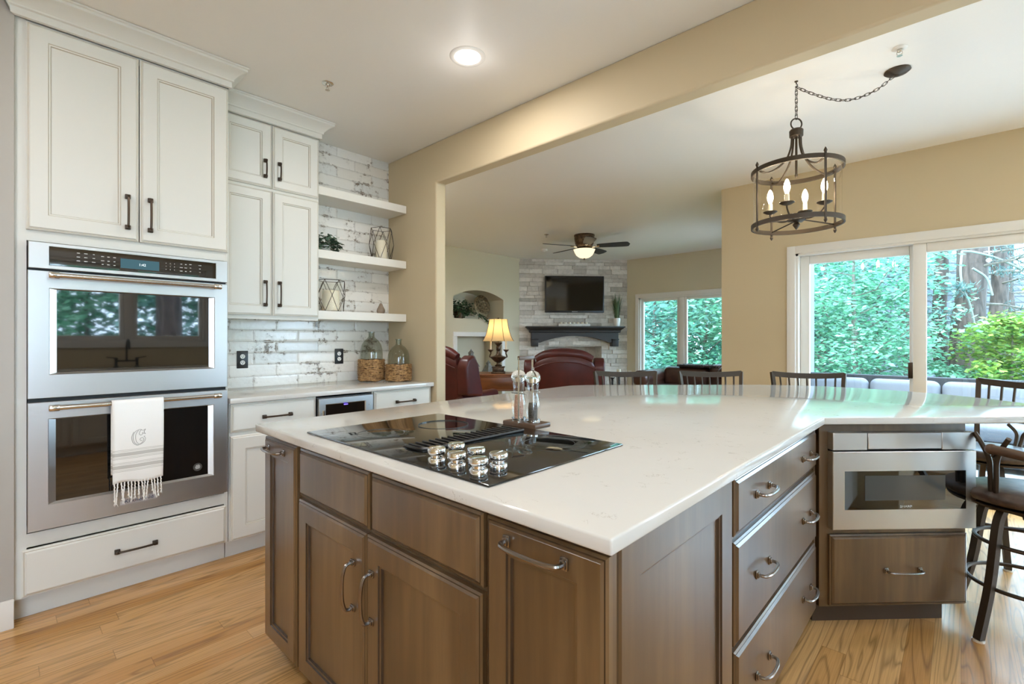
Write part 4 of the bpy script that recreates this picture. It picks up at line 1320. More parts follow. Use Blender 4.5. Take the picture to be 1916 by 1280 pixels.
t = thing('smoke_detector', 'small white smoke detector on the living room ceiling behind the fan', 'detector', (-5.15, 6.32, CZ))
G().lathe([(0.001, -0.036), (0.045, -0.036), (0.058, -0.026), (0.062, 0.0)], 28, cap=False).obj('cover', M['trim_white'], t)
G().lathe([(0.001, -0.042), (0.014, -0.042), (0.016, -0.035)], 16, cap=False).obj('test_button', M['ceramic_white'], t)

# ---------------------------------------------------------------- lantern over the bar
PX, PY = -0.711, 3.223
ln = thing('lantern_pendant', 'dark iron cylinder lantern with four lit candle bulbs above the bar end', 'pendant light', (PX, PY, 0))
RR, ZT, ZB = 0.236, 2.243, 1.925
def ring(z, h, mat=M['iron']):
    g = G()
    n = 64
    for (r, zz) in ((RR - 0.004, z - h / 2), (RR + 0.004, z - h / 2), (RR + 0.004, z + h / 2), (RR - 0.004, z + h / 2)):
        for k in range(n):
            a = 2 * PI * k / n
            g.v.append((r * math.cos(a), r * math.sin(a), zz))
    for i in range(4):
        for k in range(n):
            j = (i + 1) % 4
            g.f.append((i * n + k, i * n + (k + 1) % n, j * n + (k + 1) % n, j * n + k)); g.mi.append(0)
    return g
ring(ZT, 0.026).obj('upper_ring', M['iron'], ln)
ring(ZB, 0.026).obj('lower_ring', M['iron'], ln)
A0 = YAW - math.radians(86)
for k in range(4):
    a = A0 + k * PI / 2
    c, s = math.cos(a), math.sin(a)
    R = RR + 0.004
    g = G().box(-0.0055, -0.003, ZB - 0.03, 0.0055, 0.003, ZT + 0.022)
    g.lathe([(0.001, ZT + 0.046), (0.006, ZT + 0.036), (0.0095, ZT + 0.027), (0.006, ZT + 0.018)], 12, cap=False)
    g.lathe([(0.006, ZB - 0.022), (0.0095, ZB - 0.031), (0.006, ZB - 0.040), (0.001, ZB - 0.047)], 12, cap=False)
    g.obj('side_rod', M['iron'], ln, (R * c, R * s, 0), (0, 0, a + PI / 2))
G().lathe([(RR - 0.010, ZB - 0.010), (RR - 0.010, ZT + 0.010)], 64, cap=False).obj('glass_cylinder', M['shade_glass'], ln)
# crown: cap, hoop and swept arms that run down and curl out to the upper ring
G().lathe([(0.001, 2.488), (0.030, 2.486), (0.037, 2.478), (0.036, 2.444), (0.030, 2.440), (0.001, 2.440)], 28, cap=False).obj('top_cap', M['iron'], ln)
g = G().tube([(0.032 * math.cos(2 * PI * k / 32) * math.cos(YAW), 0.032 * math.cos(2 * PI * k / 32) * math.sin(YAW), 2.518 + 0.032 * math.sin(2 * PI * k / 32)) for k in range(32)], 0.0042, 8, closed=True)
g.obj('hanging_hoop', M['iron'], ln)
for k in range(4):
    a = A0 + k * PI / 2
    c, s = math.cos(a), math.sin(a)
    pts = bez([(0.027 * c, 0.027 * s, 2.446), (0.033 * c, 0.033 * s, 2.38), (0.060 * c, 0.060 * s, 2.31), (0.115 * c, 0.115 * s, 2.255), (0.175 * c, 0.175 * s, 2.226), (0.218 * c, 0.218 * s, 2.232), (0.230 * c, 0.230 * s, 2.245)], 8)
    G().tube(pts, 0.0058, 8).obj('swept_arm', M['iron'], ln)
G().tube([(0, 0, 2.45), (0, 0, 2.215)], 0.0065, 10).lathe([(0.0065, 2.222), (0.009, 2.214), (0.005, 2.203), (0.001, 2.196)], 12, cap=False).obj('centre_stem', M['iron'], ln)
# candle cluster rises from a hub at the lower ring
hub = G().lathe([(0.001, 1.962), (0.030, 1.961), (0.048, 1.955), (0.050, 1.948), (0.020, 1.944), (0.012, 1.936), (0.020, 1.922), (0.009, 1.904), (0.001, 1.893)], 24, cap=False)
for k in range(4):
    a = A0 + PI / 4 + k * PI / 2
    hub.tube([(0.02 * math.cos(a), 0.02 * math.sin(a), 1.952), ((RR - 0.004) * math.cos(a + PI / 4), (RR - 0.004) * math.sin(a + PI / 4), 1.93)], 0.004, 6)
hub.obj('bottom_hub', M['iron'], ln)
for k in range(4):
    a = YAW + math.radians(41) + k * PI / 2
    c, s = math.cos(a), math.sin(a)
    r = 0.145
    lamp('light', 'POINT', (r * c, r * s, 2.118), BULB_W, (1.0, 0.85, 0.63), ln, shadow_soft_size=0.010)
    arm = G().tube(bez([(0.03 * c, 0.03 * s, 1.955), (0.075 * c, 0.075 * s, 1.952), (0.112 * c, 0.112 * s, 1.966), (r * c, r * s, 1.998), (r * c, r * s, 2.014)], 6), 0.0048, 8).obj('candle_arm', M['iron'], ln)
    G().lathe([(0.006, 2.010), (0.024, 2.016), (0.040, 2.026), (0.038, 2.029), (0.020, 2.021), (0.001, 2.018)], 24, (r * c, r * s, 0), cap=False).obj('drip_pan', M['iron'], arm)
    G().lathe([(0.0125, 2.019), (0.0125, 2.072), (0.011, 2.076), (0.001, 2.076)], 16, (r * c, r * s, 0), cap=False).obj('candle_sleeve', M['candle_sleeve'], arm)
    G().lathe([(0.008, 2.076), (0.011, 2.088), (0.0165, 2.104), (0.0175, 2.118), (0.014, 2.138), (0.007, 2.156), (0.001, 2.163)], 16, (r * c, r * s, 0), cap=False).obj('bulb', M['bulb'], arm)
# chain: vertical run, hook, swag and canopy
def chain(pts, name, parent, link=0.034, r=0.0019):
    P = bez(pts, 24) if len(pts) > 2 else [Vector(pts[0]).lerp(Vector(pts[1]), i / 60) for i in range(61)]
    L = [0.0]
    for i in range(1, len(P)):
        L.append(L[-1] + (P[i] - P[i - 1]).length)
    def at(s):
        s = min(max(s, 0), L[-1])
        for i in range(1, len(P)):
            if L[i] >= s:
                t = (s - L[i - 1]) / max(1e-9, L[i] - L[i - 1])
                return P[i - 1].lerp(P[i], t)
        return P[-1]
    pitch = link * 0.74
    n = max(1, int(round(L[-1] / pitch)))
    pitch = L[-1] / n
    g = G()
    for i in range(n):
        a, b = at(i * pitch), at((i + 1) * pitch)
        c = (a + b) / 2
        d = (b - a).normalized()
        u = d.orthogonal().normalized() if abs(d.z) > 0.95 else d.cross(Vector((0, 0, 1))).normalized()
        w = d.cross(u)
        s = u if i % 2 == 0 else w
        hw = link * 0.20
        hl = link * 0.5
        loop = []
        for k in range(16):
            t = 2 * PI * k / 16
            x, y = math.cos(t), math.sin(t)
            loop.append(c + d * (hl * (abs(x) ** 0.6) * (1 if x > 0 else -1)) + s * (hw * (abs(y) ** 0.6) * (1 if y > 0 else -1)))
        g.tube(loop, r, 5, closed=True)
    return g.obj(name, M['iron'], parent)
chain([(0, 0, 2.548), (0, 0, 2.738)], 'drop_chain', ln)
CXY = (-0.264 - PX, 3.485 - PY)
chain([(0.002, 0.004, 2.735), (CXY[0] * 0.16, CXY[1] * 0.16, 2.688), (CXY[0] * 0.38, CXY[1] * 0.38, 2.640), (CXY[0] * 0.58, CXY[1] * 0.58, 2.632), (CXY[0] * 0.80, CXY[1] * 0.80, 2.672), (CXY[0] * 0.97, CXY[1] * 0.97, 2.742)], 'swag_chain', ln)
G().lathe([(0.010, CZ), (0.010, CZ - 0.003), (0.003, CZ - 0.008), (0.003, CZ - 0.018)], 14, cap=False).tube([(0, 0, CZ - 0.016), (0.006, 0, CZ - 0.022), (0.007, 0, CZ - 0.030), (0, 0, CZ - 0.036), (-0.006, 0, CZ - 0.031)], 0.0024, 6).obj('ceiling_hook', M['iron'], ln)
G().lathe([(0.060, CZ), (0.062, CZ - 0.006), (0.050, CZ - 0.016), (0.012, CZ - 0.026), (0.008, CZ - 0.032), (0.001, CZ - 0.034)], 36, (CXY[0], CXY[1], 0), cap=False).obj('canopy', M['iron'], ln)

# ---------------------------------------------------------------- ceiling fan
fn = thing('ceiling_fan', 'bronze ceiling fan with five dark blades and a lit amber bowl', 'ceiling fan', (-4.02, 5.86, 0))
G().lathe([(0.150, CZ), (0.150, CZ - 0.02), (0.143, CZ - 0.028), (0.146, CZ - 0.05), (0.132, CZ - 0.13), (0.112, CZ - 0.175), (0.095, CZ - 0.185), (0.001, CZ - 0.186)], 40, cap=False).obj('motor_housing', M['antique_bronze'], fn)
G().lathe([(0.070, 2.585), (0.105, 2.575), (0.112, 2.560), (0.105, 2.548), (0.060, 2.545), (0.001, 2.545)], 32, cap=False).obj('light_fitter', M['antique_bronze'], fn)
G().lathe([(0.158, 2.556), (0.152, 2.548), (0.142, 2.520), (0.118, 2.476), (0.075, 2.444), (0.030, 2.432), (0.001, 2.430)], 40, cap=False).obj('light_bowl', M['bowl_glow'], fn)
G().lathe([(0.014, 2.431), (0.016, 2.424), (0.008, 2.416), (0.006, 2.408), (0.001, 2.402)], 14, cap=False).obj('finial', M['antique_bronze'], fn)
lamp('light', 'POINT', (0, 0, 2.575), 60.0, (1.0, 0.84, 0.6), fn, shadow_soft_size=0.03)
for ang in (-18, 54, 126, 198, 270):
    a = YAW + math.radians(ang)
    g = G().tube([(0.09, 0, 2.588), (0.15, 0.010, 2.592), (0.215, 0.012, 2.600)], [0.009, 0.010, 0.008], 8).tube([(0.09, 0, 2.588), (0.15, -0.010, 2.592), (0.215, -0.012, 2.600)], [0.009, 0.010, 0.008], 8)
    ir = g.obj('blade_iron', M['steel_plain'], fn, (0, 0, 0), (0, 0, a))
    pr = []
    for i in range(21):
        u = i / 20
        x = 0.185 + 0.465 * u
        w = 0.052 + 0.022 * math.sin(u * PI * 0.62)
        if u > 0.9:
            w *= math.sqrt(max(0.0, 1 - ((u - 0.9) / 0.1) ** 2)) * 0.999 + 0.02
        pr.append((x, w))
    poly = pr + [(x, -w) for x, w in reversed(pr)]
    g = G().prism(poly, -0.004, 0.004)
    g.xf(Matrix.Translation((0, 0, 2.604)) @ Matrix.Rotation(math.radians(-13), 4, 'X'))
    g.obj('blade', M['black_wood'], ir, smooth=30)

# ================================================================ LIVING ROOM
# ---- mantel, television, ornaments on the breast (local x along the breast, -y out)
mt = thing('fireplace_mantel', 'black wooden mantel shelf with arched apron on the stone fireplace', 'mantel', (fa.x, fa.y, 0), frot)
mc_ = FW / 2 + 0.005
def mslab(z0, z1, hw, d, bev=0.006):
    return G().box(mc_ - hw, -d, z0, mc_ + hw, -0.012, z1, bev)
g = G().box(mc_ - 0.93, -0.255, 1.468, mc_ + 0.93, -0.012, 1.494, 0.006)
g.obj('shelf_board', M['black_wood'], mt)
def sweep_mould(prof, hw):
    g = G()
    for (o, z) in prof:
        g.v.extend([(mc_ - hw - o, -0.012, z), (mc_ - hw - o, -0.17 - o, z), (mc_ + hw + o, -0.17 - o, z), (mc_ + hw + o, -0.012, z)])
    for i in range(len(prof) - 1):
        for k in range(3):
            a = i * 4 + k
            g.f.append((a, a + 1, a + 5, a + 4)); g.mi.append(0)
    g.f.append((0, 1, 2, 3)); g.mi.append(0)
    return g
sweep_mould([(0.0, 1.375), (0.012, 1.380), (0.016, 1.395), (0.018, 1.415), (0.034, 1.435), (0.056, 1.448), (0.068, 1.468)], 0.845).obj('crown_moulding', M['black_wood'], mt, smooth=30)
pts = [(mc_ - 0.825, 1.376), (mc_ - 0.825, 1.185)]
for i in range(25):
    u = i / 24 * 2 - 1
    pts.append((mc_ + u * 0.66, 1.190 + 0.125 * (1 - u * u)))
pts += [(mc_ + 0.825, 1.185), (mc_ + 0.825, 1.376)]
g = G()
for i in range(1, len(pts) - 2):
    (xa, za), (xb, zb) = pts[i], pts[i + 1]
    if xb - xa > 1e-6:
        g.prism([(xa, za), (xb, zb), (xb, 1.376), (xa, 1.376)], -0.155, -0.012, 'y')
g.obj('arched_apron', M['black_wood'], mt, smooth=0)
for s in (-1, 1):
    g = G().box(mc_ + s * 0.76 - 0.062, -0.185, 1.115, mc_ + s * 0.76 + 0.062, -0.012, 1.245, 0.008).box(mc_ + s * 0.76 - 0.068, -0.195, 1.240, mc_ + s * 0.76 + 0.068, -0.012, 1.262, 0.005)
    g.obj('corbel', M['black_wood'], mt)

tv = thing('television', 'black flat screen television mounted on the stone above the mantel', 'television', (fa.x, fa.y, 0), frot)
ta, tb = 0.485, 1.610
G().box(ta, -0.105, 1.755, tb, -0.055, 2.445, 0.008).obj('casing', M['black_plastic'], tv)
sc_ = G().box(ta + 0.022, -0.1075, 1.790, tb - 0.022, -0.104, 2.423).obj('screen', M['screen'], tv, smooth=0)
G().box((ta + tb) / 2 - 0.2, -0.056, 1.95, (ta + tb) / 2 + 0.2, -0.01, 2.25).obj('wall_bracket', M['black_plastic'], tv, smooth=0)
text('lettering', 'SAMSUNG', 0.020, M['white_ink'], tv, ((ta + tb) / 2, -0.1056, 1.7725), (R90, 0, 0), xs=1.2)

p = fire_pt(mc_ + 0.80, 0.135, 1.4945)
t = thing('potted_grass', 'tall ornamental grass in a white pot at the right end of the mantel', 'plant', p)
G().lathe([(0.002, 0.0), (0.040, 0.0), (0.050, 0.004), (0.062, 0.05), (0.066, 0.12), (0.064, 0.155), (0.058, 0.155), (0.058, 0.13), (0.002, 0.13)], 28, cap=False).obj('pot', M['ceramic_white'], t)
rn = random.Random(21)
g = G()
for i in range(150):
    a = rn.uniform(0, 2 * PI); r0 = rn.uniform(0, 0.04); sp = rn.uniform(0.02, 0.13); h = rn.uniform(0.30, 0.55)
    c, s = math.cos(a), math.sin(a)
    b0 = Vector((r0 * c, r0 * s, 0.13)); b1 = Vector((r0 * c + sp * 0.4 * c, r0 * s + sp * 0.4 * s, 0.13 + h * 0.6)); b2 = Vector(((r0 + sp) * c, (r0 + sp) * s, 0.13 + h))
    w = Vector((-s, c, 0)) * 0.0042
    if abs(c * fd.y - s * fd.x) * (r0 + sp) > 0.12:
        continue
    g._add([b0 - w, b0 + w, b1 + w, b1 - w, b2], [(0, 1, 2, 3), (3, 2, 4)])
g.obj('grass_blades', M['grass'], t, smooth=0, normals=False)

p = fire_pt(mc_ - 0.02, 0.135, 1.4945)
t = thing('tealight_tray', 'long whitewashed tray with a row of tealights on the mantel', 'candle tray', p, frot)
G().box(-0.30, -0.045, 0, 0.30, 0.045, 0.048, 0.004).obj('tray', noisy('whitewashed_wood', S(196, 190, 180), S(224, 220, 212), 0.7, 12), t)
for k in range(7):
    G().lathe([(0.001, 0.048), (0.024, 0.048), (0.026, 0.074), (0.020, 0.076), (0.001, 0.072)], 18, (-0.24 + 0.08 * k, 0, 0), cap=False).obj('tealight', M['wax'], t)

# candlesticks on the hearth
def candlestick(label, u, d, h, ch, grp='hearth candlesticks'):
    q = fire_pt(u, d, 0.3005)
    t = thing('candlestick', label, 'candlestick', q, 0, grp)
    pr = [(0.002, 0.0), (0.055, 0.0), (0.055, 0.012), (0.030, 0.025), (0.018, 0.05)]
    n = 8
    for i in range(n):
        z = 0.05 + (h - 0.09) * i / n
        dz = (h - 0.09) / n
        pr += [(0.014, z + dz * 0.1), (0.026, z + dz * 0.5), (0.014, z + dz * 0.9)]
    pr += [(0.018, h - 0.035), (0.048, h - 0.012), (0.050, h), (0.002, h)]
    G().lathe(pr, 20, cap=False).obj('holder', M['black_wood'], t)
    G().lathe([(0.001, h), (0.036, h), (0.036, h + ch - 0.004), (0.032, h + ch), (0.001, h + ch - 0.003)], 20, cap=False).obj('candle', M['wax'], t)
candlestick('taller twisted black candlestick with white candle beside the hearth', FW - 0.22, 0.22, 0.32, 0.075)
candlestick('shorter twisted black candlestick with white candle beside the hearth', FW - 0.36, 0.27, 0.245, 0.06)

# ---- niche ornaments
ivy('potted_ivy', 'dark bushy ivy trailing over the edge of the arched niche', (XL - 0.14, 5.36, nz0 + 0.0005), 0.30, 0.40, 620, 15, M['fern'], 0.09, 0.12, M['antique_bronze'], size=0.05,
    trail=[(0.02, 0.02, 0.16), (0.10, 0.20, 0.12), (0.15, 0.36, 0.05), (0.185, 0.46, -0.015), (0.20, 0.52, -0.06)], side=(-0.28, 0.13, -0.225, 0.6))
t = thing('decorative_plate', 'round embossed metal plate on an easel in the arched niche', 'ornament', (XL - 0.16, 5.95, nz0 + 0.0005), R90)
g = G().lathe([(0.001, -0.016), (0.06, -0.020), (0.12, -0.012), (0.185, 0.006), (0.192, 0.014), (0.185, 0.018), (0.10, 0.004), (0.001, 0.002)], 40, (0, 0, 0.225), cap=False, axis='y')
g.xf(Matrix.Translation((0, 0, 0.03)) @ Matrix.Rotation(math.radians(-10), 4, 'X'))
g.obj('plate', M['silver_leaf'], t)
G().tube([(-0.07, -0.06, 0.0), (-0.06, 0.01, 0.06), (-0.02, 0.08, 0.22)], 0.006, 6).tube([(0.07, -0.06, 0.0), (0.06, 0.01, 0.06), (0.02, 0.08, 0.22)], 0.006, 6).tube([(0, 0.12, 0), (0, 0.085, 0.22)], 0.006, 6).tube([(-0.06, 0.01, 0.06), (0.06, 0.01, 0.06)], 0.006, 6).obj('easel', M['antique_bronze'], t)

def garden_lantern(label, y, dx, w, h, z0):
    t = thing('garden_lantern', label, 'lantern', (XL + dx, y, z0), 0, 'lanterns in the lower niche')
    b = h * 0.60
    g = G().box(-w, -w, 0, w, w, h * 0.05, 0.004).box(-w * 0.92, -w * 0.92, b, w * 0.92, w * 0.92, b + h * 0.035, 0.004)
    for sx in (-1, 1):
        for sy in (-1, 1):
            g.box(sx * w * 0.86 - 0.008, sy * w * 0.86 - 0.008, h * 0.05, sx * w * 0.86 + 0.008, sy * w * 0.86 + 0.008, b)
    for s in (-1, 1):
        for yy in (-1, 1):
            g.tube(bez([(s * w * 0.8, yy * w * 0.86, b), (s * w * 0.45, yy * w * 0.86, b - 0.012), (0, yy * w * 0.86, b - 0.055)], 4), 0.004, 5)
            g.tube(bez([(yy * w * 0.86, s * w * 0.8, b), (yy * w * 0.86, s * w * 0.45, b - 0.012), (yy * w * 0.86, 0, b - 0.055)], 4), 0.004, 5)
    g.obj('frame', M['lantern_grey'], t)
    g = G()
    prof = [(1.08, b + h * 0.035), (0.98, b + h * 0.05), (0.70, b + h * 0.14), (0.42, b + h * 0.26), (0.30, b + h * 0.27), (0.30, b + h * 0.31), (0.38, b + h * 0.315), (0.10, b + h * 0.375)]
    for (s, z) in prof:
        g.v.extend([(-w * s, -w * s, z), (w * s, -w * s, z), (w * s, w * s, z), (-w * s, w * s, z)])
    for i in range(len(prof) - 1):
        for k in range(4):
            a, c = i * 4 + k, i * 4 + (k + 1) % 4
            g.f.append((a, c, c + 4, a + 4)); g.mi.append(0)
    g.lathe([(0.004, b + h * 0.37), (0.012, b + h * 0.385), (0.004, b + h * 0.40)], 10)
    g.obj('roof', M['lantern_grey'], t, smooth=0)
    G().lathe([(0.001, h * 0.05), (w * 0.42, h * 0.05), (w * 0.42, h * 0.36), (0.001, h * 0.36)], 20, cap=False).obj('candle', M['wax'], t)
garden_lantern('taller grey garden lantern behind the left red armchair', 5.63, -0.13, 0.105, 0.83, lz0 + 0.0005)
garden_lantern('shorter dark garden lantern in the niche behind the lamp', 6.08, -0.16, 0.095, 0.62, lz0 + 0.0005)
ivy('potted_ivy', 'small dark plant between the two garden lanterns in the niche', (XL - 0.15, 5.86, lz0 + 0.0005), 0.11, 0.40, 140, 9, M['fern'], 0.05, 0.25, M['antique_bronze'], size=0.04)

# ---- side table and lamp
st = thing('side_table', 'brown wooden side table with moulded top between the red armchairs', 'table', (-5.14, 5.24, 0), YAW)
G().box(-0.40, -0.30, 0.715, 0.40, 0.30, 0.738, 0.010).obj('tabletop', M['cherry'], st)
G().box(-0.375, -0.275, 0.50, 0.375, 0.275, 0.716, 0.012).box(-0.385, -0.285, 0.69, 0.385, 0.285, 0.716, 0.008).box(-0.385, -0.285, 0.49, 0.385, 0.285, 0.512, 0.008).obj('apron', M['cherry'], st)
for sx in (-1, 1):
    for sy in (-1, 1):
        G().lathe([(0.020, 0), (0.028, 0.03), (0.018, 0.06), (0.030, 0.2), (0.038, 0.44), (0.038, 0.495)], 14, (sx * 0.335, sy * 0.235, 0)).obj('leg', M['cherry'], st)

LX, LY, LZ = -5.145, 5.215, 0.7385
tl = thing('table_lamp', 'lit table lamp with flared tan shade and dark urn base with candle arms', 'lamp', (LX, LY, LZ), YAW)
G().box(-0.105, -0.105, 0, 0.105, 0.105, 0.024, 0.006).box(-0.088, -0.088, 0.024, 0.088, 0.088, 0.085, 0.010).box(-0.10, -0.10, 0.083, 0.10, 0.10, 0.10, 0.006).obj('plinth', M['antique_bronze'], tl)
G().lathe([(0.05, 0.10), (0.056, 0.115), (0.030, 0.135), (0.026, 0.155), (0.06, 0.175), (0.115, 0.225), (0.125, 0.245), (0.10, 0.252), (0.045, 0.270), (0.030, 0.30), (0.026, 0.335), (0.034, 0.345), (0.034, 0.40), (0.028, 0.415), (0.060, 0.452), (0.062, 0.460), (0.02, 0.462)], 28).obj('urn', M['antique_bronze'], tl)
for s in (-1, 1):
    g = G().tube(bez([(s * 0.10, 0, 0.236), (s * 0.13, 0, 0.245), (s * 0.125, 0, 0.275), (s * 0.115, 0, 0.30), (s * 0.118, 0, 0.32)], 5), 0.010, 8).lathe([(0.012, 0.315), (0.045, 0.350), (0.045, 0.356), (0.010, 0.352)], 16, (s * 0.118, 0, 0))
    ar = g.obj('candle_arm', M['antique_bronze'], tl)
    G().lathe([(0.001, 0.353), (0.014, 0.353), (0.014, 0.52), (0.001, 0.522)], 14, (s * 0.118, 0, 0), cap=False).obj('candle', M['candle_sleeve'], ar)
G().tube([(0, 0, 0.455), (0, 0, 0.815)], 0.006, 8).obj('stem', M['antique_bronze'], tl)
g = G()
n = 8
sp = [(0.255, 0.484), (0.236, 0.505), (0.206, 0.56), (0.182, 0.63), (0.164, 0.70), (0.150, 0.775), (0.146, 0.815)]
for (r, z) in sp:
    for k in range(48):
        a = 2 * PI * k / 48
        q = ((a % (2 * PI / n)) - PI / n)
        rr = r * (0.90 / math.cos(q) * 0.96 + 0.06)
        g.v.append((rr * math.cos(a + PI / n), rr * math.sin(a + PI / n), z))
for i in range(len(sp) - 1):
    for k in range(48):
        a, b = i * 48 + k, i * 48 + (k + 1) % 48
        g.f.append((a, b, b + 48, a + 48)); g.mi.append(0)
sh = g.obj('lamp_shade', M['lampshade'], tl, smooth=30)
g = G()
for k in range(8):
    a = 2 * PI * k / 8 + PI / 8 - PI / 8
    g.tube([(r * 1.005 * math.cos(a + PI / 8), r * 1.005 * math.sin(a + PI / 8), z) for (r, z) in sp], 0.0035, 5)
g.obj('shade_trim', M['cherry'], sh)
G().lathe([(0.001, 0.84), (0.012, 0.835), (0.016, 0.822), (0.008, 0.815), (0.001, 0.812)], 14, cap=False).obj('finial', M['antique_bronze'], tl)
lamp('light', 'POINT', (0, 0, 0.66), 3.6, (1.0, 0.80, 0.54), tl, shadow_soft_size=0.03)

# ---- oxblood leather armchairs (local: back towards -y, seat towards +y)
def armchair(label, loc, rz, w=0.92, h=1.06):
    t = thing('armchair', label, 'armchair', loc, rz, 'red leather armchairs')
    hw = w / 2
    g = G()
    # upholstered back: grid bulged, rolled crest with rounded shoulders
    NX, NZ = 16, 12
    for side in (0, 1):
        for j in range(NZ + 1):
            for i in range(NX + 1):
                u = i / NX * 2 - 1
                vv = j / NZ
                crest = h - 0.10 * abs(u) ** 2.6
                z = 0.22 + (crest - 0.22) * vv
                wid = hw * (0.84 + 0.10 * math.sin(vv * PI * 0.9)) * (1 - 0.10 * max(0, vv - 0.8) / 0.2)
                lean = -0.40 - 0.12 * vv + 0.03 * u * u
                bul = 0.045 * (1 - u * u) * math.sin(PI * min(1, vv * 1.02))
                y = lean - bul - (0.02 if vv < 0.98 else -0.03) if side == 0 else lean + 0.17 + bul * 0.6 - (0.05 if vv > 0.98 else 0)
                g.v.append((u * wid, y, z))
    W = NX + 1
    o2 = W * (NZ + 1)
    for j in range(NZ):
        for i in range(NX):
            a = j * W + i
            g.f.append((a, a + 1, a + W + 1, a + W)); g.mi.append(0)
            g.f.append((o2 + a, o2 + a + W, o2 + a + W + 1, o2 + a + 1)); g.mi.append(0)
    for j in range(NZ):
        for i in (0, NX):
            a = j * W + i
            g.f.append((a, a + W, o2 + a + W, o2 + a)); g.mi.append(0)
    for i in range(NX):
        for j in (0, NZ):
            a = j * W + i
            g.f.append((a, a + 1, o2 + a + 1, o2 + a)); g.mi.append(0)
    bk = g.obj('backrest', M['red_leather'], t, smooth=50)
    # headrest roll along the top
    hp = bez([(-hw * 0.80, -0.45, h - 0.10), (-hw * 0.50, -0.46, h - 0.040), (0, -0.465, h - 0.020), (hw * 0.50, -0.46, h - 0.040), (hw * 0.80, -0.45, h - 0.10)], 6)
    n = len(hp)
    G().tube(hp, [0.075 * (0.55 + 0.45 * math.sin(PI * (0.12 + 0.76 * i / (n - 1)))) for i in range(n)], 14).obj('headrest', M['red_leather'], t, smooth=60)
    sg = G()
    sg.tube(bez([(-hw * 0.86, -0.545, h - 0.215), (-hw * 0.45, -0.585, h - 0.145), (0, -0.597, h - 0.130), (hw * 0.45, -0.585, h - 0.145), (hw * 0.86, -0.545, h - 0.215)], 6), 0.006, 6)
    sg.obj('piping', M['red_leather'], bk)
    # wings flare forward on both sides, arms below them
    for s in (-1, 1):
        wing = []
        for (y, z) in ((-0.48, 0.60), (-0.50, h - 0.20), (-0.46, h - 0.12), (-0.34, h - 0.07), (-0.24, h - 0.17), (-0.20, h - 0.32), (-0.14, 0.64), (-0.14, 0.56)):
            wing.append((y, z))
        x0, x1 = s * hw * 0.84, s * hw * 0.84 + s * 0.15
        gg = G().prism(wing, min(x0, x1), max(x0, x1), 'x')
        ob = gg.obj('wing', M['red_leather'], t, smooth=50)
        bm = ob.modifiers.new('soft', 'BEVEL'); bm.width = 0.028; bm.segments = 4; bm.limit_method = 'ANGLE'; bm.angle_limit = 0.5
        ar = G().box(min(s * (hw - 0.14), s * hw), -0.46, 0.10, max(s * (hw - 0.14), s * hw), 0.40, 0.60, 0.05, 4)
        ar.obj('armrest', M['red_leather'], t, smooth=60)
    G().box(-hw + 0.14, -0.36, 0.28, hw - 0.14, 0.42, 0.46, 0.05, 4).obj('seat_cushion', M['red_leather'], t, smooth=60)
    G().box(-hw + 0.04, -0.46, 0.07, hw - 0.04, 0.38, 0.27, 0.02).obj('base', M['red_leather'], t)
    for sx in (-1, 1):
        for sy in (-0.40, 0.32):
            G().lathe([(0.018, 0), (0.028, 0.075)], 12, (sx * (hw - 0.1), sy, 0)).obj('leg', M['black_wood'], t)
    return t
armchair('oxblood leather armchair in front of the fireplace, seen from behind', (-4.20, 5.62, 0), math.radians(36), 0.94, 1.075)
armchair('oxblood leather wing chair left of the side table, cut off by the opening', (-4.78, 4.02, 0), math.radians(15), 0.92, 1.135)

# ---- brown leather sofa under the living room window
sf = thing('leather_sofa', 'dark brown leather sofa under the living room window', 'sofa', (-2.92, 7.55, 0), 0)
L = 0.98
for sx in (-1, 1):
    for sy in (-0.36, 0.34):
        G().lathe([(0.022, 0), (0.03, 0.065)], 12, (sx * (L - 0.1), sy, 0)).obj('leg', M['black_wood'], sf)
G().box(-L, -0.45, 0.06, L, 0.42, 0.40, 0.04, 3).obj('base', M['brown_leather'], sf, smooth=60)
for k in range(2):
    x0 = -L + 0.22 + k * (L - 0.22)
    G().box(x0 + 0.006, -0.47, 0.36, x0 + L - 0.228, 0.16, 0.52, 0.05, 4).obj('seat_cushion', M['brown_leather'], sf, smooth=60)
    g = G().box(x0 + 0.006, 0.10, 0.46, x0 + L - 0.228, 0.40, 0.80 if k == 0 else 0.86, 0.09, 5)
    g.obj('back_cushion', M['brown_leather'], sf, smooth=60)
for s in (-1, 1):
    g = G().box(min(s * L, s * (L - 0.24)), -0.47, 0.08, max(s * L, s * (L - 0.24)), 0.40, 0.60, 0.05, 4)
    n0 = len(g.v)
    g.lathe([(0.001, -0.48), (0.10, -0.47), (0.13, -0.44), (0.135, 0.30), (0.12, 0.36), (0.001, 0.38)], 20, (0, 0, 0), axis='y')
    for i in range(n0, len(g.v)):
        x, y, z = g.v[i]
        g.v[i] = (x + s * (L - 0.12), -y - 0.05, z + 0.62)
    g.obj('armrest', M['brown_leather'], sf, smooth=60)
G().ball((0, 0, 0), 0.2, 12, (1.15, 0.55, 0.85)).obj('pillow', M['brown_leather'], sf, (0.42, 0.02, 0.72), (0.5, 0, 0.1), smooth=80)
rn = random.Random(5)
g = G().box(-0.5, 0.08, 0.79, 0.18, 0.44, 0.825, 0.012, 2)
for i in range(420):
    x = rn.uniform(-0.5, 0.18); y = rn.choice([0.08, 0.44]) + rn.uniform(-0.01, 0.01)
    g.leafq(Vector((x, y, 0.815)), Vector((rn.uniform(-.5, .5), 0.6 if y > 0.3 else -0.6, rn.uniform(-.7, .7))), Vector((1, 0, 0)), rn.uniform(0.03, 0.06), 0.008, 0)
th = g.obj('throw_blanket', noisy('dark_knit', S(52, 42, 38), S(80, 66, 58), 0.95, 80, bump=0.5), smooth=40)
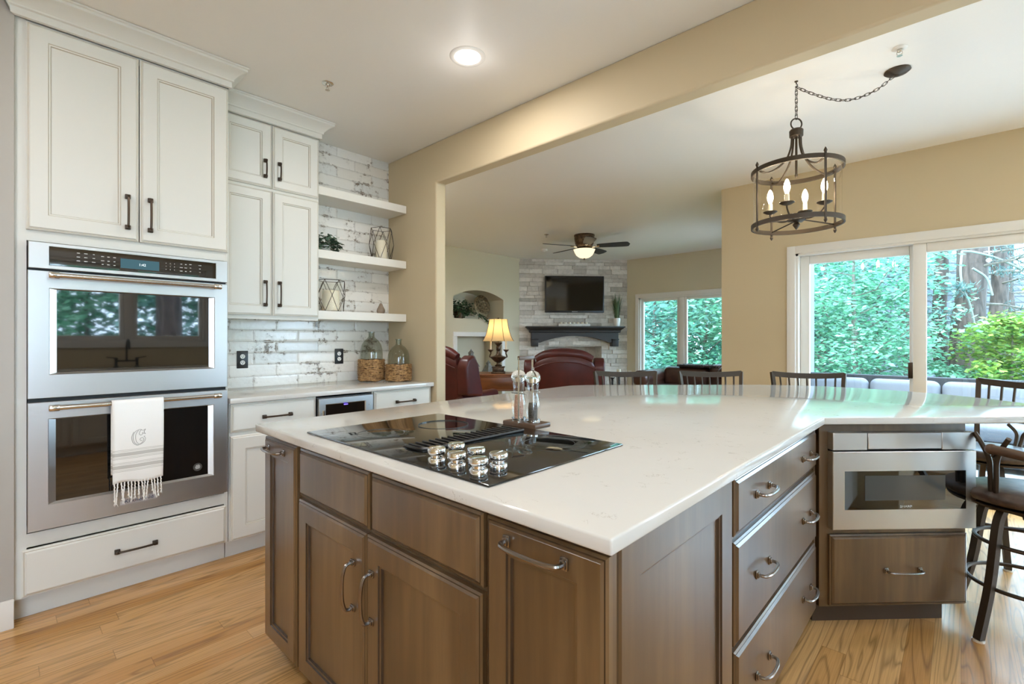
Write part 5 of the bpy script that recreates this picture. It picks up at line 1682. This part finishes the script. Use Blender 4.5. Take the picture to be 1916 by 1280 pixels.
th.location = (-2.92, 7.55, 0.012)
tag(th, 'dark fringed throw over the back of the brown leather sofa', 'throw')

o = thing('wall_outlet', 'white outlet plate low on the living room window wall', 'outlet', (-4.62, YL, 0.60))
G().box(-0.036, -0.006, -0.058, 0.036, 0, 0.058, 0.003).obj('cover_plate', M['trim_white'], o)
G().box(-0.017, -0.008, -0.034, 0.017, -0.005, 0.034, 0.002).obj('socket', M['ceramic_white'], o)

# ================================================================ BAR STOOLS  (local: sitter faces -y, back at +y)
def bar_stool(label, loc, rz, arms=False, top=1.0, leg0=PI / 4):
    t = thing('bar_stool', label, 'bar stool', loc, rz, 'swivel bar stools')
    SZ = 0.615
    G().lathe([(0.001, SZ - 0.062), (0.17, SZ - 0.062), (0.205, SZ - 0.050), (0.213, SZ - 0.030), (0.203, SZ - 0.010), (0.17, SZ + 0.001), (0.10, SZ + 0.008), (0.001, SZ + 0.010)], 36, cap=False).obj('seat', M['seat_leather'], t, smooth=60)
    G().lathe([(0.001, SZ - 0.092), (0.09, SZ - 0.092), (0.19, SZ - 0.075), (0.198, SZ - 0.064), (0.001, SZ - 0.063)], 32, cap=False).obj('swivel_plate', M['iron'], t)
    legs = []
    for k in range(4):
        a = leg0 + k * PI / 2
        c, s = math.cos(a), math.sin(a)
        pts = [(0.135 * c, 0.135 * s, SZ - 0.085), (0.165 * c, 0.165 * s, 0.46), (0.205 * c, 0.205 * s, 0.22), (0.265 * c, 0.265 * s, 0.006)]
        lg = G().tube(bez(pts, 5), 0.019, 4).obj('leg', M['iron'], t, smooth=20)
        G().lathe([(0.013, 0.0), (0.021, 0.0), (0.021, 0.008), (0.013, 0.008)], 10, (0.266 * c, 0.266 * s, 0)).obj('foot_glide', M['ceramic_white'], lg)
    for (z, r) in ((0.21, 0.192), (0.385, 0.162)):
        G().tube([(r * math.cos(2 * PI * k / 40), r * math.sin(2 * PI * k / 40), z) for k in range(40)], 0.0085, 8, closed=True).obj('foot_ring', M['iron'], t)
    # back: two raked posts, bowed top rail, spindles, arched lower rail, forked splat
    H = top
    hw = 0.235
    def bp(u, z):
        rake = (z - 0.60) * 0.20
        return (u * hw * (0.86 + 0.16 * (z - 0.60) / 0.4), 0.205 + rake + 0.028 * (1 - u * u), z)
    for s in (-1, 1):
        pts = [(s * 0.155, 0.135, SZ - 0.075), (s * 0.19, 0.195, SZ - 0.03), bp(s, SZ + 0.08), bp(s, H - 0.008)]
        G().tube(bez(pts, 6), 0.0185, 4, flat=0.8).obj('back_post', M['iron'], t, smooth=20)
    def rail(z0, sag, hgt, name, n=18):
        g = G()
        for i in range(n + 1):
            u = i / n * 2 - 1
            z = z0 - sag * (1 - u * u)
            x, y, _ = bp(u, z)
            for (dy, dz) in ((-0.009, -hgt / 2), (0.009, -hgt / 2), (0.009, hgt / 2), (-0.009, hgt / 2)):
                g.v.append((x, y + dy, z + dz))
        for i in range(n):
            for k in range(4):
                a, b = i * 4 + k, i * 4 + (k + 1) % 4
                g.f.append((a, b, b + 4, a + 4)); g.mi.append(0)
        g.f.append((0, 1, 2, 3)); g.mi.append(0)
        g.f.append((n * 4, n * 4 + 1, n * 4 + 2, n * 4 + 3)); g.mi.append(0)
        return g.obj(name, M['iron'], t, smooth=30)
    rail(H - 0.020, 0.014, 0.040, 'top_rail')
    rail(0.715, -0.035, 0.020, 'arched_rail')
    for k in range(7):
        u = -0.78 + 1.56 * k / 6
        zb = 0.715 + 0.035 * (1 - u * u)
        zt = H - 0.034 - 0.014 * (1 - u * u)
        G().tube([bp(u, zb), bp(u, (zb + zt) / 2), bp(u, zt)], 0.0068, 6).obj('spindle', M['iron'], t)
    g = G()
    for s in (-1, 1):
        g.tube(bez([(s * 0.012, 0.185, SZ - 0.07), (s * 0.012, 0.225, SZ + 0.02), (s * 0.020, 0.240, SZ + 0.07), (s * 0.065, 0.250, 0.728)], 6), 0.010, 6)
    g.obj('forked_splat', M['iron'], t)
    if arms:
        for s in (-1, 1):
            g = G().tube(bez([bp(s, 0.79), (s * 0.225, 0.18, 0.796), (s * 0.222, 0.12, 0.796), (s * 0.220, 0.06, 0.795)], 6), 0.019, 10)
            g.ball((s * 0.220, 0.06, 0.795), 0.0225, 8)
            ar = g.obj('armrest', M['walnut'], t, smooth=60)
            gg = G()
            for q in (-1, 1):
                gg.tube(bez([(s * 0.150, 0.03 + q * 0.010, SZ - 0.078), (s * 0.176, 0.03 + q * 0.010, SZ - 0.03), (s * 0.180, 0.03 + q * 0.012, SZ + 0.06), (s * 0.182, 0.03 + q * 0.016, 0.745), (s * 0.186, 0.03 + q * 0.040, 0.80), (s * 0.190, 0.03 + q * 0.070, 0.845)], 6), 0.010, 6)
            gg.tube([(s * 0.182, 0.03, 0.76), (s * 0.200, 0.06, 0.785), (s * 0.220, 0.10, 0.795)], 0.008, 6)
            gg.obj('arm_support', M['iron'], ar)
    return t
def stool_behind(label, back, face, **k):
    """back = floor point under the backrest, face = heading the sitter looks"""
    f = Vector((math.cos(face), math.sin(face), 0))
    b = Vector((back[0], back[1], 0))
    loc = b + f * 0.285
    bar_stool(label, loc, face + PI / 2, **k)
stool_behind('bar stool at the bar facing the fireplace end, first from the left', (-1.955, 3.42), math.radians(-48))
stool_behind('bar stool in front of the living room window, second from the left', (-1.455, 3.865), math.radians(-50))
stool_behind('bar stool beside the left edge of the sliding door frame', (-0.86, 4.235), math.radians(-68))
stool_behind('bar stool at the curved bar end in front of the outdoor sofa', (0.285, 4.215), math.radians(-123))
bar_stool('nearest bar stool with rounded arms next to the microwave end', (0.205, 2.985, 0), math.radians(225), arms=True, leg0=math.radians(10))

# ================================================================ OUTSIDE
g = G().box(-1.6, YD + 0.17, -0.16, 5.5, 8.6, -0.04)
struct('deck', g, M['deck'], smooth=0)
g = G()
n = 24
for j in range(n + 1):
    for i in range(n + 1):
        x = -32 + 60 * i / n; y = 8.7 + 45 * j / n
        g.v.append((x, y, -0.9 + 0.02 * (y - 8.7) + 0.15 * math.sin(x * 0.7 + y * 0.4)))
for j in range(n):
    for i in range(n):
        a = j * (n + 1) + i
        g.f.append((a, a + 1, a + n + 2, a + n + 1)); g.mi.append(0)
struct('ground', g, M['earth'])
g = G().box(1.75, -14, -1.1, 12, 5.15, -0.12)  # unseen pale slab, added to bounce sunlight up to the ceilings
struct('bounce_slab', g, M['bounce_slab'], smooth=0)

# ---- outdoor sofa along the deck edge
osf = thing('outdoor_sofa', 'long grey outdoor sofa with dark woven back on the deck', 'sofa', (-0.45, 7.0, -0.04))
SL = 1.02
G().box(-SL, 0.30, 0.05, SL + 0.5, 0.40, 0.855, 0.015).obj('back_frame', M['dark_wicker'], osf)
G().box(-SL, -0.42, 0.05, SL + 0.5, 0.31, 0.30, 0.015).obj('seat_base', M['dark_wicker'], osf)
G().box(-SL - 0.10, -0.42, 0.05, -SL, 0.40, 0.62, 0.015).obj('arm_frame', M['dark_wicker'], osf)
xs = [-SL + 0.01, -SL + 0.66, -SL + 1.31, -SL + 1.96]
for k in range(3):
    a, b = xs[k] + 0.006, xs[k + 1] - 0.006
    G().box(a, -0.44, 0.29, b, 0.14, 0.44, 0.05, 4).obj('seat_cushion', M['cushion'], osf, smooth=60)
    g = G().box(a, -0.09, -0.22, b, 0.09, 0.22, 0.075, 5)
    o = g.obj('back_cushion', M['cushion'], osf, ((0), 0.19, 0.60), (math.radians(-10), 0, 0), smooth=60)
t = thing('planter', 'pale stone planter on the deck at the end of the outdoor sofa', 'planter', (1.05, 6.35, -0.04))
G().box(-0.22, -0.22, 0, 0.22, 0.22, 0.50, 0.02).obj('pot', M['flagstone'], t)

# ---- trees
def branch_tree(name, label, loc, h, r, crown_r, crown_z0, nleaf, leafsize, mat, seed, trunk_mat=None, lean=(0, 0), group=None, sq=1.0, flat=1.0, nb=16):
    t = thing(name, label, 'shrub' if 'shrub' in name else 'tree', loc, 0, group)
    rn = random.Random(seed)
    g = G()
    top = Vector((lean[0], lean[1], h * 0.92))
    def tp(u):
        return Vector((lean[0] * u + 0.05 * h * math.sin(u * 3 + seed) * u * 0.3, lean[1] * u, h * 0.92 * u))
    g.tube([tp(i / 10) for i in range(11)], [r * (1 - 0.85 * i / 10) for i in range(11)], 10)
    tips = []
    for k in range(nb):
        u = crown_z0 + (0.95 - crown_z0) * (k + rn.random()) / nb
        a = k * 2.4 + rn.uniform(-0.4, 0.4)
        R = crown_r * (0.55 + 0.45 * math.sin(PI * min(1, max(0.05, (u - crown_z0) / (1 - crown_z0) * 0.9 + 0.1)))) * rn.uniform(0.75, 1.1)
        p0 = tp(u)
        d = Vector((math.cos(a), math.sin(a) * flat, 0.35 + 0.5 * rn.random()))
        pts = [p0]
        for q in range(1, 5):
            pts.append(p0 + Vector((d.x, d.y, d.z * (0.5 + 0.35 * q / 4))) * (R * q / 4) + Vector((rn.uniform(-1, 1), rn.uniform(-1, 1), rn.uniform(-1, 1))) * 0.06 * R)
        g.tube(pts, [r * 0.30 * (1 - u * 0.6) * (1 - 0.2 * q) for q in range(5)], 6)
        for q in range(1, 5):
            tips.append((pts[q], R * 0.36))
            if rn.random() < 0.7:
                e = pts[q] + Vector((rn.uniform(-1, 1), rn.uniform(-1, 1) * flat, rn.uniform(-0.3, 0.8))) * R * 0.45
                g.tube([pts[q], (pts[q] + e) / 2 + Vector((0, 0, 0.04)), e], [r * 0.10, r * 0.07, r * 0.03], 5)
                tips.append((e, R * 0.34))
    g.obj('trunk', trunk_mat or M['branch'], t)
    lf = G()
    for i in range(nleaf):
        c, rad = tips[i % len(tips)]
        while True:
            o = Vector((rn.uniform(-1, 1), rn.uniform(-1, 1), rn.uniform(-1, 1)))
            if o.length < 1:
                break
        p = c + Vector((o.x, o.y, o.z * 0.7 * sq)) * rad
        L = leafsize * rn.uniform(0.7, 1.3)
        a = rn.uniform(0, 2 * PI)
        lf.leafq(p, Vector((math.cos(a), math.sin(a), rn.uniform(-0.7, 0.3))), Vector((rn.uniform(-.7, .7), rn.uniform(-.7, .7), 1)), L, L * 0.62, 0.12)
    lf.obj('leaves', mat, t, smooth=0, normals=False)
    return t

def pine(label, base, top, r, seed, nbr=0, zb=0.3, L=1.6, needle_n=60):
    t = thing('pine_tree', label, 'tree', base, 0, 'pine trees behind the deck')
    rn = random.Random(seed)
    B = Vector(base); d = Vector(top) - B
    g = G()
    pts = [d * (i / 14) + Vector((0.05 * math.sin(i * 0.9 + seed), 0.05 * math.cos(i * 0.7 + seed), 0)) * (1 if 0 < i else 0) for i in range(15)]
    g.tube(pts, [r * (1.05 - 0.5 * i / 14) * (1 + 0.05 * math.sin(i * 2.1)) for i in range(15)], 18)
    tr = g.obj('trunk', M['bark'], t, smooth=60)
    bg = G(); ng = G()
    for k in range(nbr):
        u = zb + (0.98 - zb) * k / max(1, nbr)
        a = rn.uniform(0, 2 * PI)
        p0 = d * u
        ln = L * rn.uniform(0.5, 1.1)
        bp = [p0]
        dirv = Vector((math.cos(a), math.sin(a), rn.uniform(-0.15, 0.35)))
        for q in range(1, 7):
            bp.append(p0 + dirv * ln * q / 6 + Vector((rn.uniform(-.04, .04), rn.uniform(-.04, .04), -0.12 * ln * (q / 6) ** 2 + rn.uniform(-.03, .03))))
        bg.tube(bp, [0.030 * (1 - 0.13 * q) for q in range(7)], 6)
        for q in range(2, 7):
            for s in range(2):
                e = bp[q] + Vector((rn.uniform(-1, 1), rn.uniform(-1, 1), rn.uniform(-0.4, 0.3))) * ln * 0.22
                bg.tube([bp[q], e], [0.010, 0.005], 4)
                for m in range(needle_n // 5):
                    c = bp[q].lerp(e, rn.random())
                    dv = Vector((rn.uniform(-1, 1), rn.uniform(-1, 1), rn.uniform(-0.5, 1))).normalized() + (e - bp[q]).normalized() * 0.8
                    ng.leafq(c, dv, Vector((0, 0, 1)), rn.uniform(0.10, 0.17), 0.016, 0.0)
    if nbr:
        bg.obj('branches', M['branch'], t)
        ng.obj('needles', M['needles'], t, smooth=0, normals=False)
    return t, tr

GZ = -0.75
q = (-1.528, 11.699, GZ)
branch_tree('leafy_tree', 'leafy green tree with dark forked stem behind the left door pane', q, 4.6, 0.075, 1.75, 0.16, 9000, 0.105, M['leaf_green'], 3, group='leafy trees outside', flat=0.8)
q = (-2.619, 14.647, GZ)
branch_tree('leafy_tree', 'teal leafy tree farther back beside the exterior wall', q, 5.6, 0.09, 2.0, 0.15, 7000, 0.13, M['leaf_teal'], 5, group='leafy trees outside')
q = (-1.392, 14.014, GZ)
branch_tree('leafy_tree', 'bushy green tree behind the middle stile of the sliding door', q, 3.6, 0.07, 1.05, 0.10, 5000, 0.115, M['leaf_green'], 9, group='leafy trees outside')
q = (0.618, 11.924, GZ)
branch_tree('leafy_shrub', 'bright yellow green shrub behind the right door pane', q, 2.5, 0.05, 0.66, 0.12, 6500, 0.095, M['leaf_lime'], 12, group='shrubs behind the deck')
q = (-0.060, 12.248, GZ)
branch_tree('leafy_shrub', 'low green shrub at the foot of the pale pine trunk', q, 1.5, 0.045, 0.55, 0.12, 3600, 0.09, M['leaf_green'], 14, group='shrubs behind the deck')
q = (1.273, 14.037, GZ)
branch_tree('leafy_shrub', 'taller yellow green shrub at the right edge of the door view', q, 2.9, 0.05, 0.95, 0.12, 4500, 0.10, M['leaf_lime'], 17, group='shrubs behind the deck')
b0 = Vector((-0.252, 14.804, GZ)); b1 = Vector((-0.475, 14.596, 6.561))
pine('pale straight pine trunk nearest the middle stile of the door', b0, b1, 0.155, 1)
b0 = Vector((0.139, 14.074, GZ)); b1 = Vector((0.114, 14.051, 7.080))
tp_, tr_ = pine('thick dark pine trunk in the middle of the right door pane', b0, b1, 0.30, 2, 26, 0.28, 2.3, 100)
g = G()
rn = random.Random(4)
P0 = Vector((0.014, 13.411, 3.046)) - b0
for pts in ([(0, 0, 0), (0.25, 0.0, -0.02), (0.7, 0.05, -0.14), (1.2, 0.05, -0.36)], [(0, 0, 0), (-0.03, 0, -0.4), (0.02, 0, -0.75), (0.15, 0, -1.05), (0.26, 0, -1.5)], [(0.22, 0.0, -0.35), (0.5, 0, -0.55), (0.62, 0, -0.9)]):
    g.tube(bez([P0 + Vector((x * math.cos(YAW), x * math.sin(YAW), z)) for x, y, z in pts], 5), 0.022, 6)
g.obj('bare_branches', M['dead_branch'], tp_)
b0 = Vector((0.678, 17.721, GZ)); b1 = Vector((0.708, 17.749, 8.396))
pine('slim dark pine trunk right of the thick one', b0, b1, 0.20, 3, 22, 0.28, 2.4, 90)
b0 = Vector((1.118, 21.549, GZ)); b1 = Vector((1.093, 21.526, 9.327))
pine('thin distant pine trunk near the right edge of the door', b0, b1, 0.15, 6, 24, 0.25, 2.6, 90)
b0 = Vector((-1.155, 18.746, GZ)); b1 = Vector((-1.097, 18.801, 8.253))
pine('pine with hanging needles between the two door panes', b0, b1, 0.18, 7, 26, 0.22, 2.6, 90)

for i, (xy, dep, h, cr, n, s, lab, mk) in enumerate((((-5.845, 11.640), 12.5, 4.8, 2.0, 7000, 31, 'pale teal tree filling the left living room window pane', 'leaf_teal'),
        ((-4.676, 12.046), 12.0, 4.6, 1.9, 7000, 37, 'brighter teal tree filling the right living room window pane', 'leaf_green'),
        ((-7.006, 16.026), 16.5, 6.5, 2.8, 10000, 41, 'farther tree showing between the two trees at the living room window', 'leaf_teal'),
        ((-8.092, 14.330), 16.0, 6.5, 2.8, 8000, 43, 'farther tree at the left edge of the living room window', 'leaf_teal'),
        ((-5.770, 17.862), 17.0, 6.5, 2.9, 9000, 47, 'farther tree at the right edge of the living room window', 'leaf_green'))):
    q = (xy[0], xy[1], GZ)
    branch_tree('leafy_tree', lab, q, h, 0.08, cr, 0.10, n, 0.14 if dep < 14 else 0.24, M[mk], s, group='leafy trees outside')
for (xy, dep, h, s) in (((-4.906, 21.401), 19, 8, 51), ((-3.378, 25.561), 21, 9, 53), ((-1.650, 34.007), 26, 10, 57)):
    q = (xy[0], xy[1], GZ)
    branch_tree('leafy_tree', {51: 'tall hazy tree behind the exterior wall corner', 53: 'tall hazy tree behind the left door pane', 57: 'tall hazy tree rising behind the neighbouring roof'}[s], q, h, 0.12, 3.6, 0.08, 6500, 0.26, M['leaf_teal'], s, group='leafy trees outside')

# ---- neighbouring house: walls with lap siding, hipped shingle roof
C_ = Vector((0.439, 23.650, 1.245))
hs = thing('neighbor_house', 'neighbouring house with pale grey shingle roof behind the pines', 'house', (C_.x, C_.y, GZ), YAW + math.radians(8))
g = G()
for k in range(16):
    z = 0.0 + 0.165 * k
    g._add([(-5.5, -0.02, z), (6.0, -0.02, z), (6.0, 0.0, z + 0.165), (-5.5, 0.0, z + 0.165)], [(0, 1, 2, 3)])
    g._add([(-5.5, -0.02, z), (6.0, -0.02, z), (6.0, 0.0, z), (-5.5, 0.0, z)], [(3, 2, 1, 0)])
g.box(-5.5, 0.002, 0, 6.0, 5.0, 2.62)
g.obj('wall', M['siding'], hs, smooth=0, normals=False)
g = G()
ez, rz_ = 2.55, 5.6
g._add([(-6.0, -0.5, ez), (6.5, -0.5, ez), (4.5, 3.4, rz_), (-3.6, 3.4, rz_), (-6.0, 6.0, ez), (6.5, 6.0, ez)], [(0, 1, 2, 3), (0, 3, 4), (1, 5, 2), (3, 2, 5, 4)])
sm = g.obj('roof', M['shingles'], hs, smooth=0)
so = sm.modifiers.new('thick', 'SOLIDIFY'); so.thickness = 0.08
G().box(-6.0, -0.52, ez - 0.24, 6.5, -0.46, ez + 0.02).box(-6.04, -0.5, ez - 0.24, -5.98, 6.0, ez + 0.02).obj('fascia', M['fascia'], hs, smooth=0)
for x in (-2.2, 2.0):
    w_ = G().box(x - 0.6, -0.06, 1.0, x + 0.6, -0.015, 2.1, 0.01).obj('window', M['trim_white'], hs)
    G().box(x - 0.52, -0.065, 1.08, x + 0.52, -0.055, 2.02).obj('pane', M['screen'], w_, smooth=0)

# ---- seen in the oven doors: the trees past the sink window
branch_tree('leafy_tree', 'leafy tree outside the sink window, mirrored in the upper oven door', (7.4, 1.3, -0.9), 4.8, 0.08, 2.2, 0.12, 9000, 0.19, M['leaf_green'], 61, group='trees past the sink window')
branch_tree('leafy_tree', 'darker tree outside the sink window, mirrored in the oven door', (8.6, 3.9, -0.9), 5.4, 0.09, 2.6, 0.12, 8000, 0.22, M['leaf_teal'], 63, group='trees past the sink window')
t = thing('pine_tree', 'pine trunk outside the sink window, mirrored in the upper oven door', 'tree', (5.2, 2.3, -0.9))
G().tube([(0, 0, 0), (0.05, 0, 3), (0.0, 0.05, 7)], [0.24, 0.21, 0.17], 16).obj('trunk', M['bark'], t)

# ---- sink run under the window (mirrored in the ovens)
t = thing('sink_cabinet', 'base cabinets under the sink window, mirrored in the oven door', 'cabinet', (0.92, 0, 0), -R90)
G().box(-2.28, 0, 0.10, 1.2, 0.57, 0.884).obj('carcass', M['white_paint'], t, smooth=0)
G().box(-2.28, 0.06, 0, 1.2, 0.08, 0.10).obj('toe_kick', M['white_paint'], t, smooth=0)
for k in range(6):
    shaker('door', 0.56, 0.76, t, (-2.26 + 0.575 * k, 0, 0.11), WHITE, 0.06)
g = G().box(0.885, -1.2, 0.885, 1.495, 2.29, 0.915, 0.004)
tag(g.obj('countertop', M['quartz']), 'white quartz sink counter behind the camera, mirrored in the ovens', 'countertop')
t = thing('kitchen_faucet', 'black bridge faucet at the sink window, mirrored in the upper oven door', 'faucet', (1.36, 1.08, 0.9155))
g = G().tube([(0, -0.10, 0.0), (0, -0.10, 0.09)], 0.014, 10).tube([(0, 0.10, 0.0), (0, 0.10, 0.09)], 0.014, 10).tube([(0, -0.10, 0.075), (0, 0.10, 0.075)], 0.010, 10)
g.lathe([(0.026, 0), (0.026, 0.012), (0.014, 0.02)], 16, (0, -0.10, 0)).lathe([(0.026, 0), (0.026, 0.012), (0.014, 0.02)], 16, (0, 0.10, 0))
g.obj('bridge', M['sink_black'], t)
G().tube(bez([(0, 0, 0.07), (0, 0, 0.22), (-0.02, 0, 0.29), (-0.09, 0, 0.33), (-0.16, 0, 0.29), (-0.17, 0, 0.22)], 6), 0.011, 10).obj('spout', M['sink_black'], t)
for s in (-1, 1):
    G().lathe([(0.016, 0.09), (0.02, 0.10), (0.012, 0.115)], 14, (0, s * 0.10, 0)).tube([(0, s * 0.10, 0.108), (0, s * 0.19, 0.122)], 0.006, 8).obj('lever_handle', M['sink_black'], t)
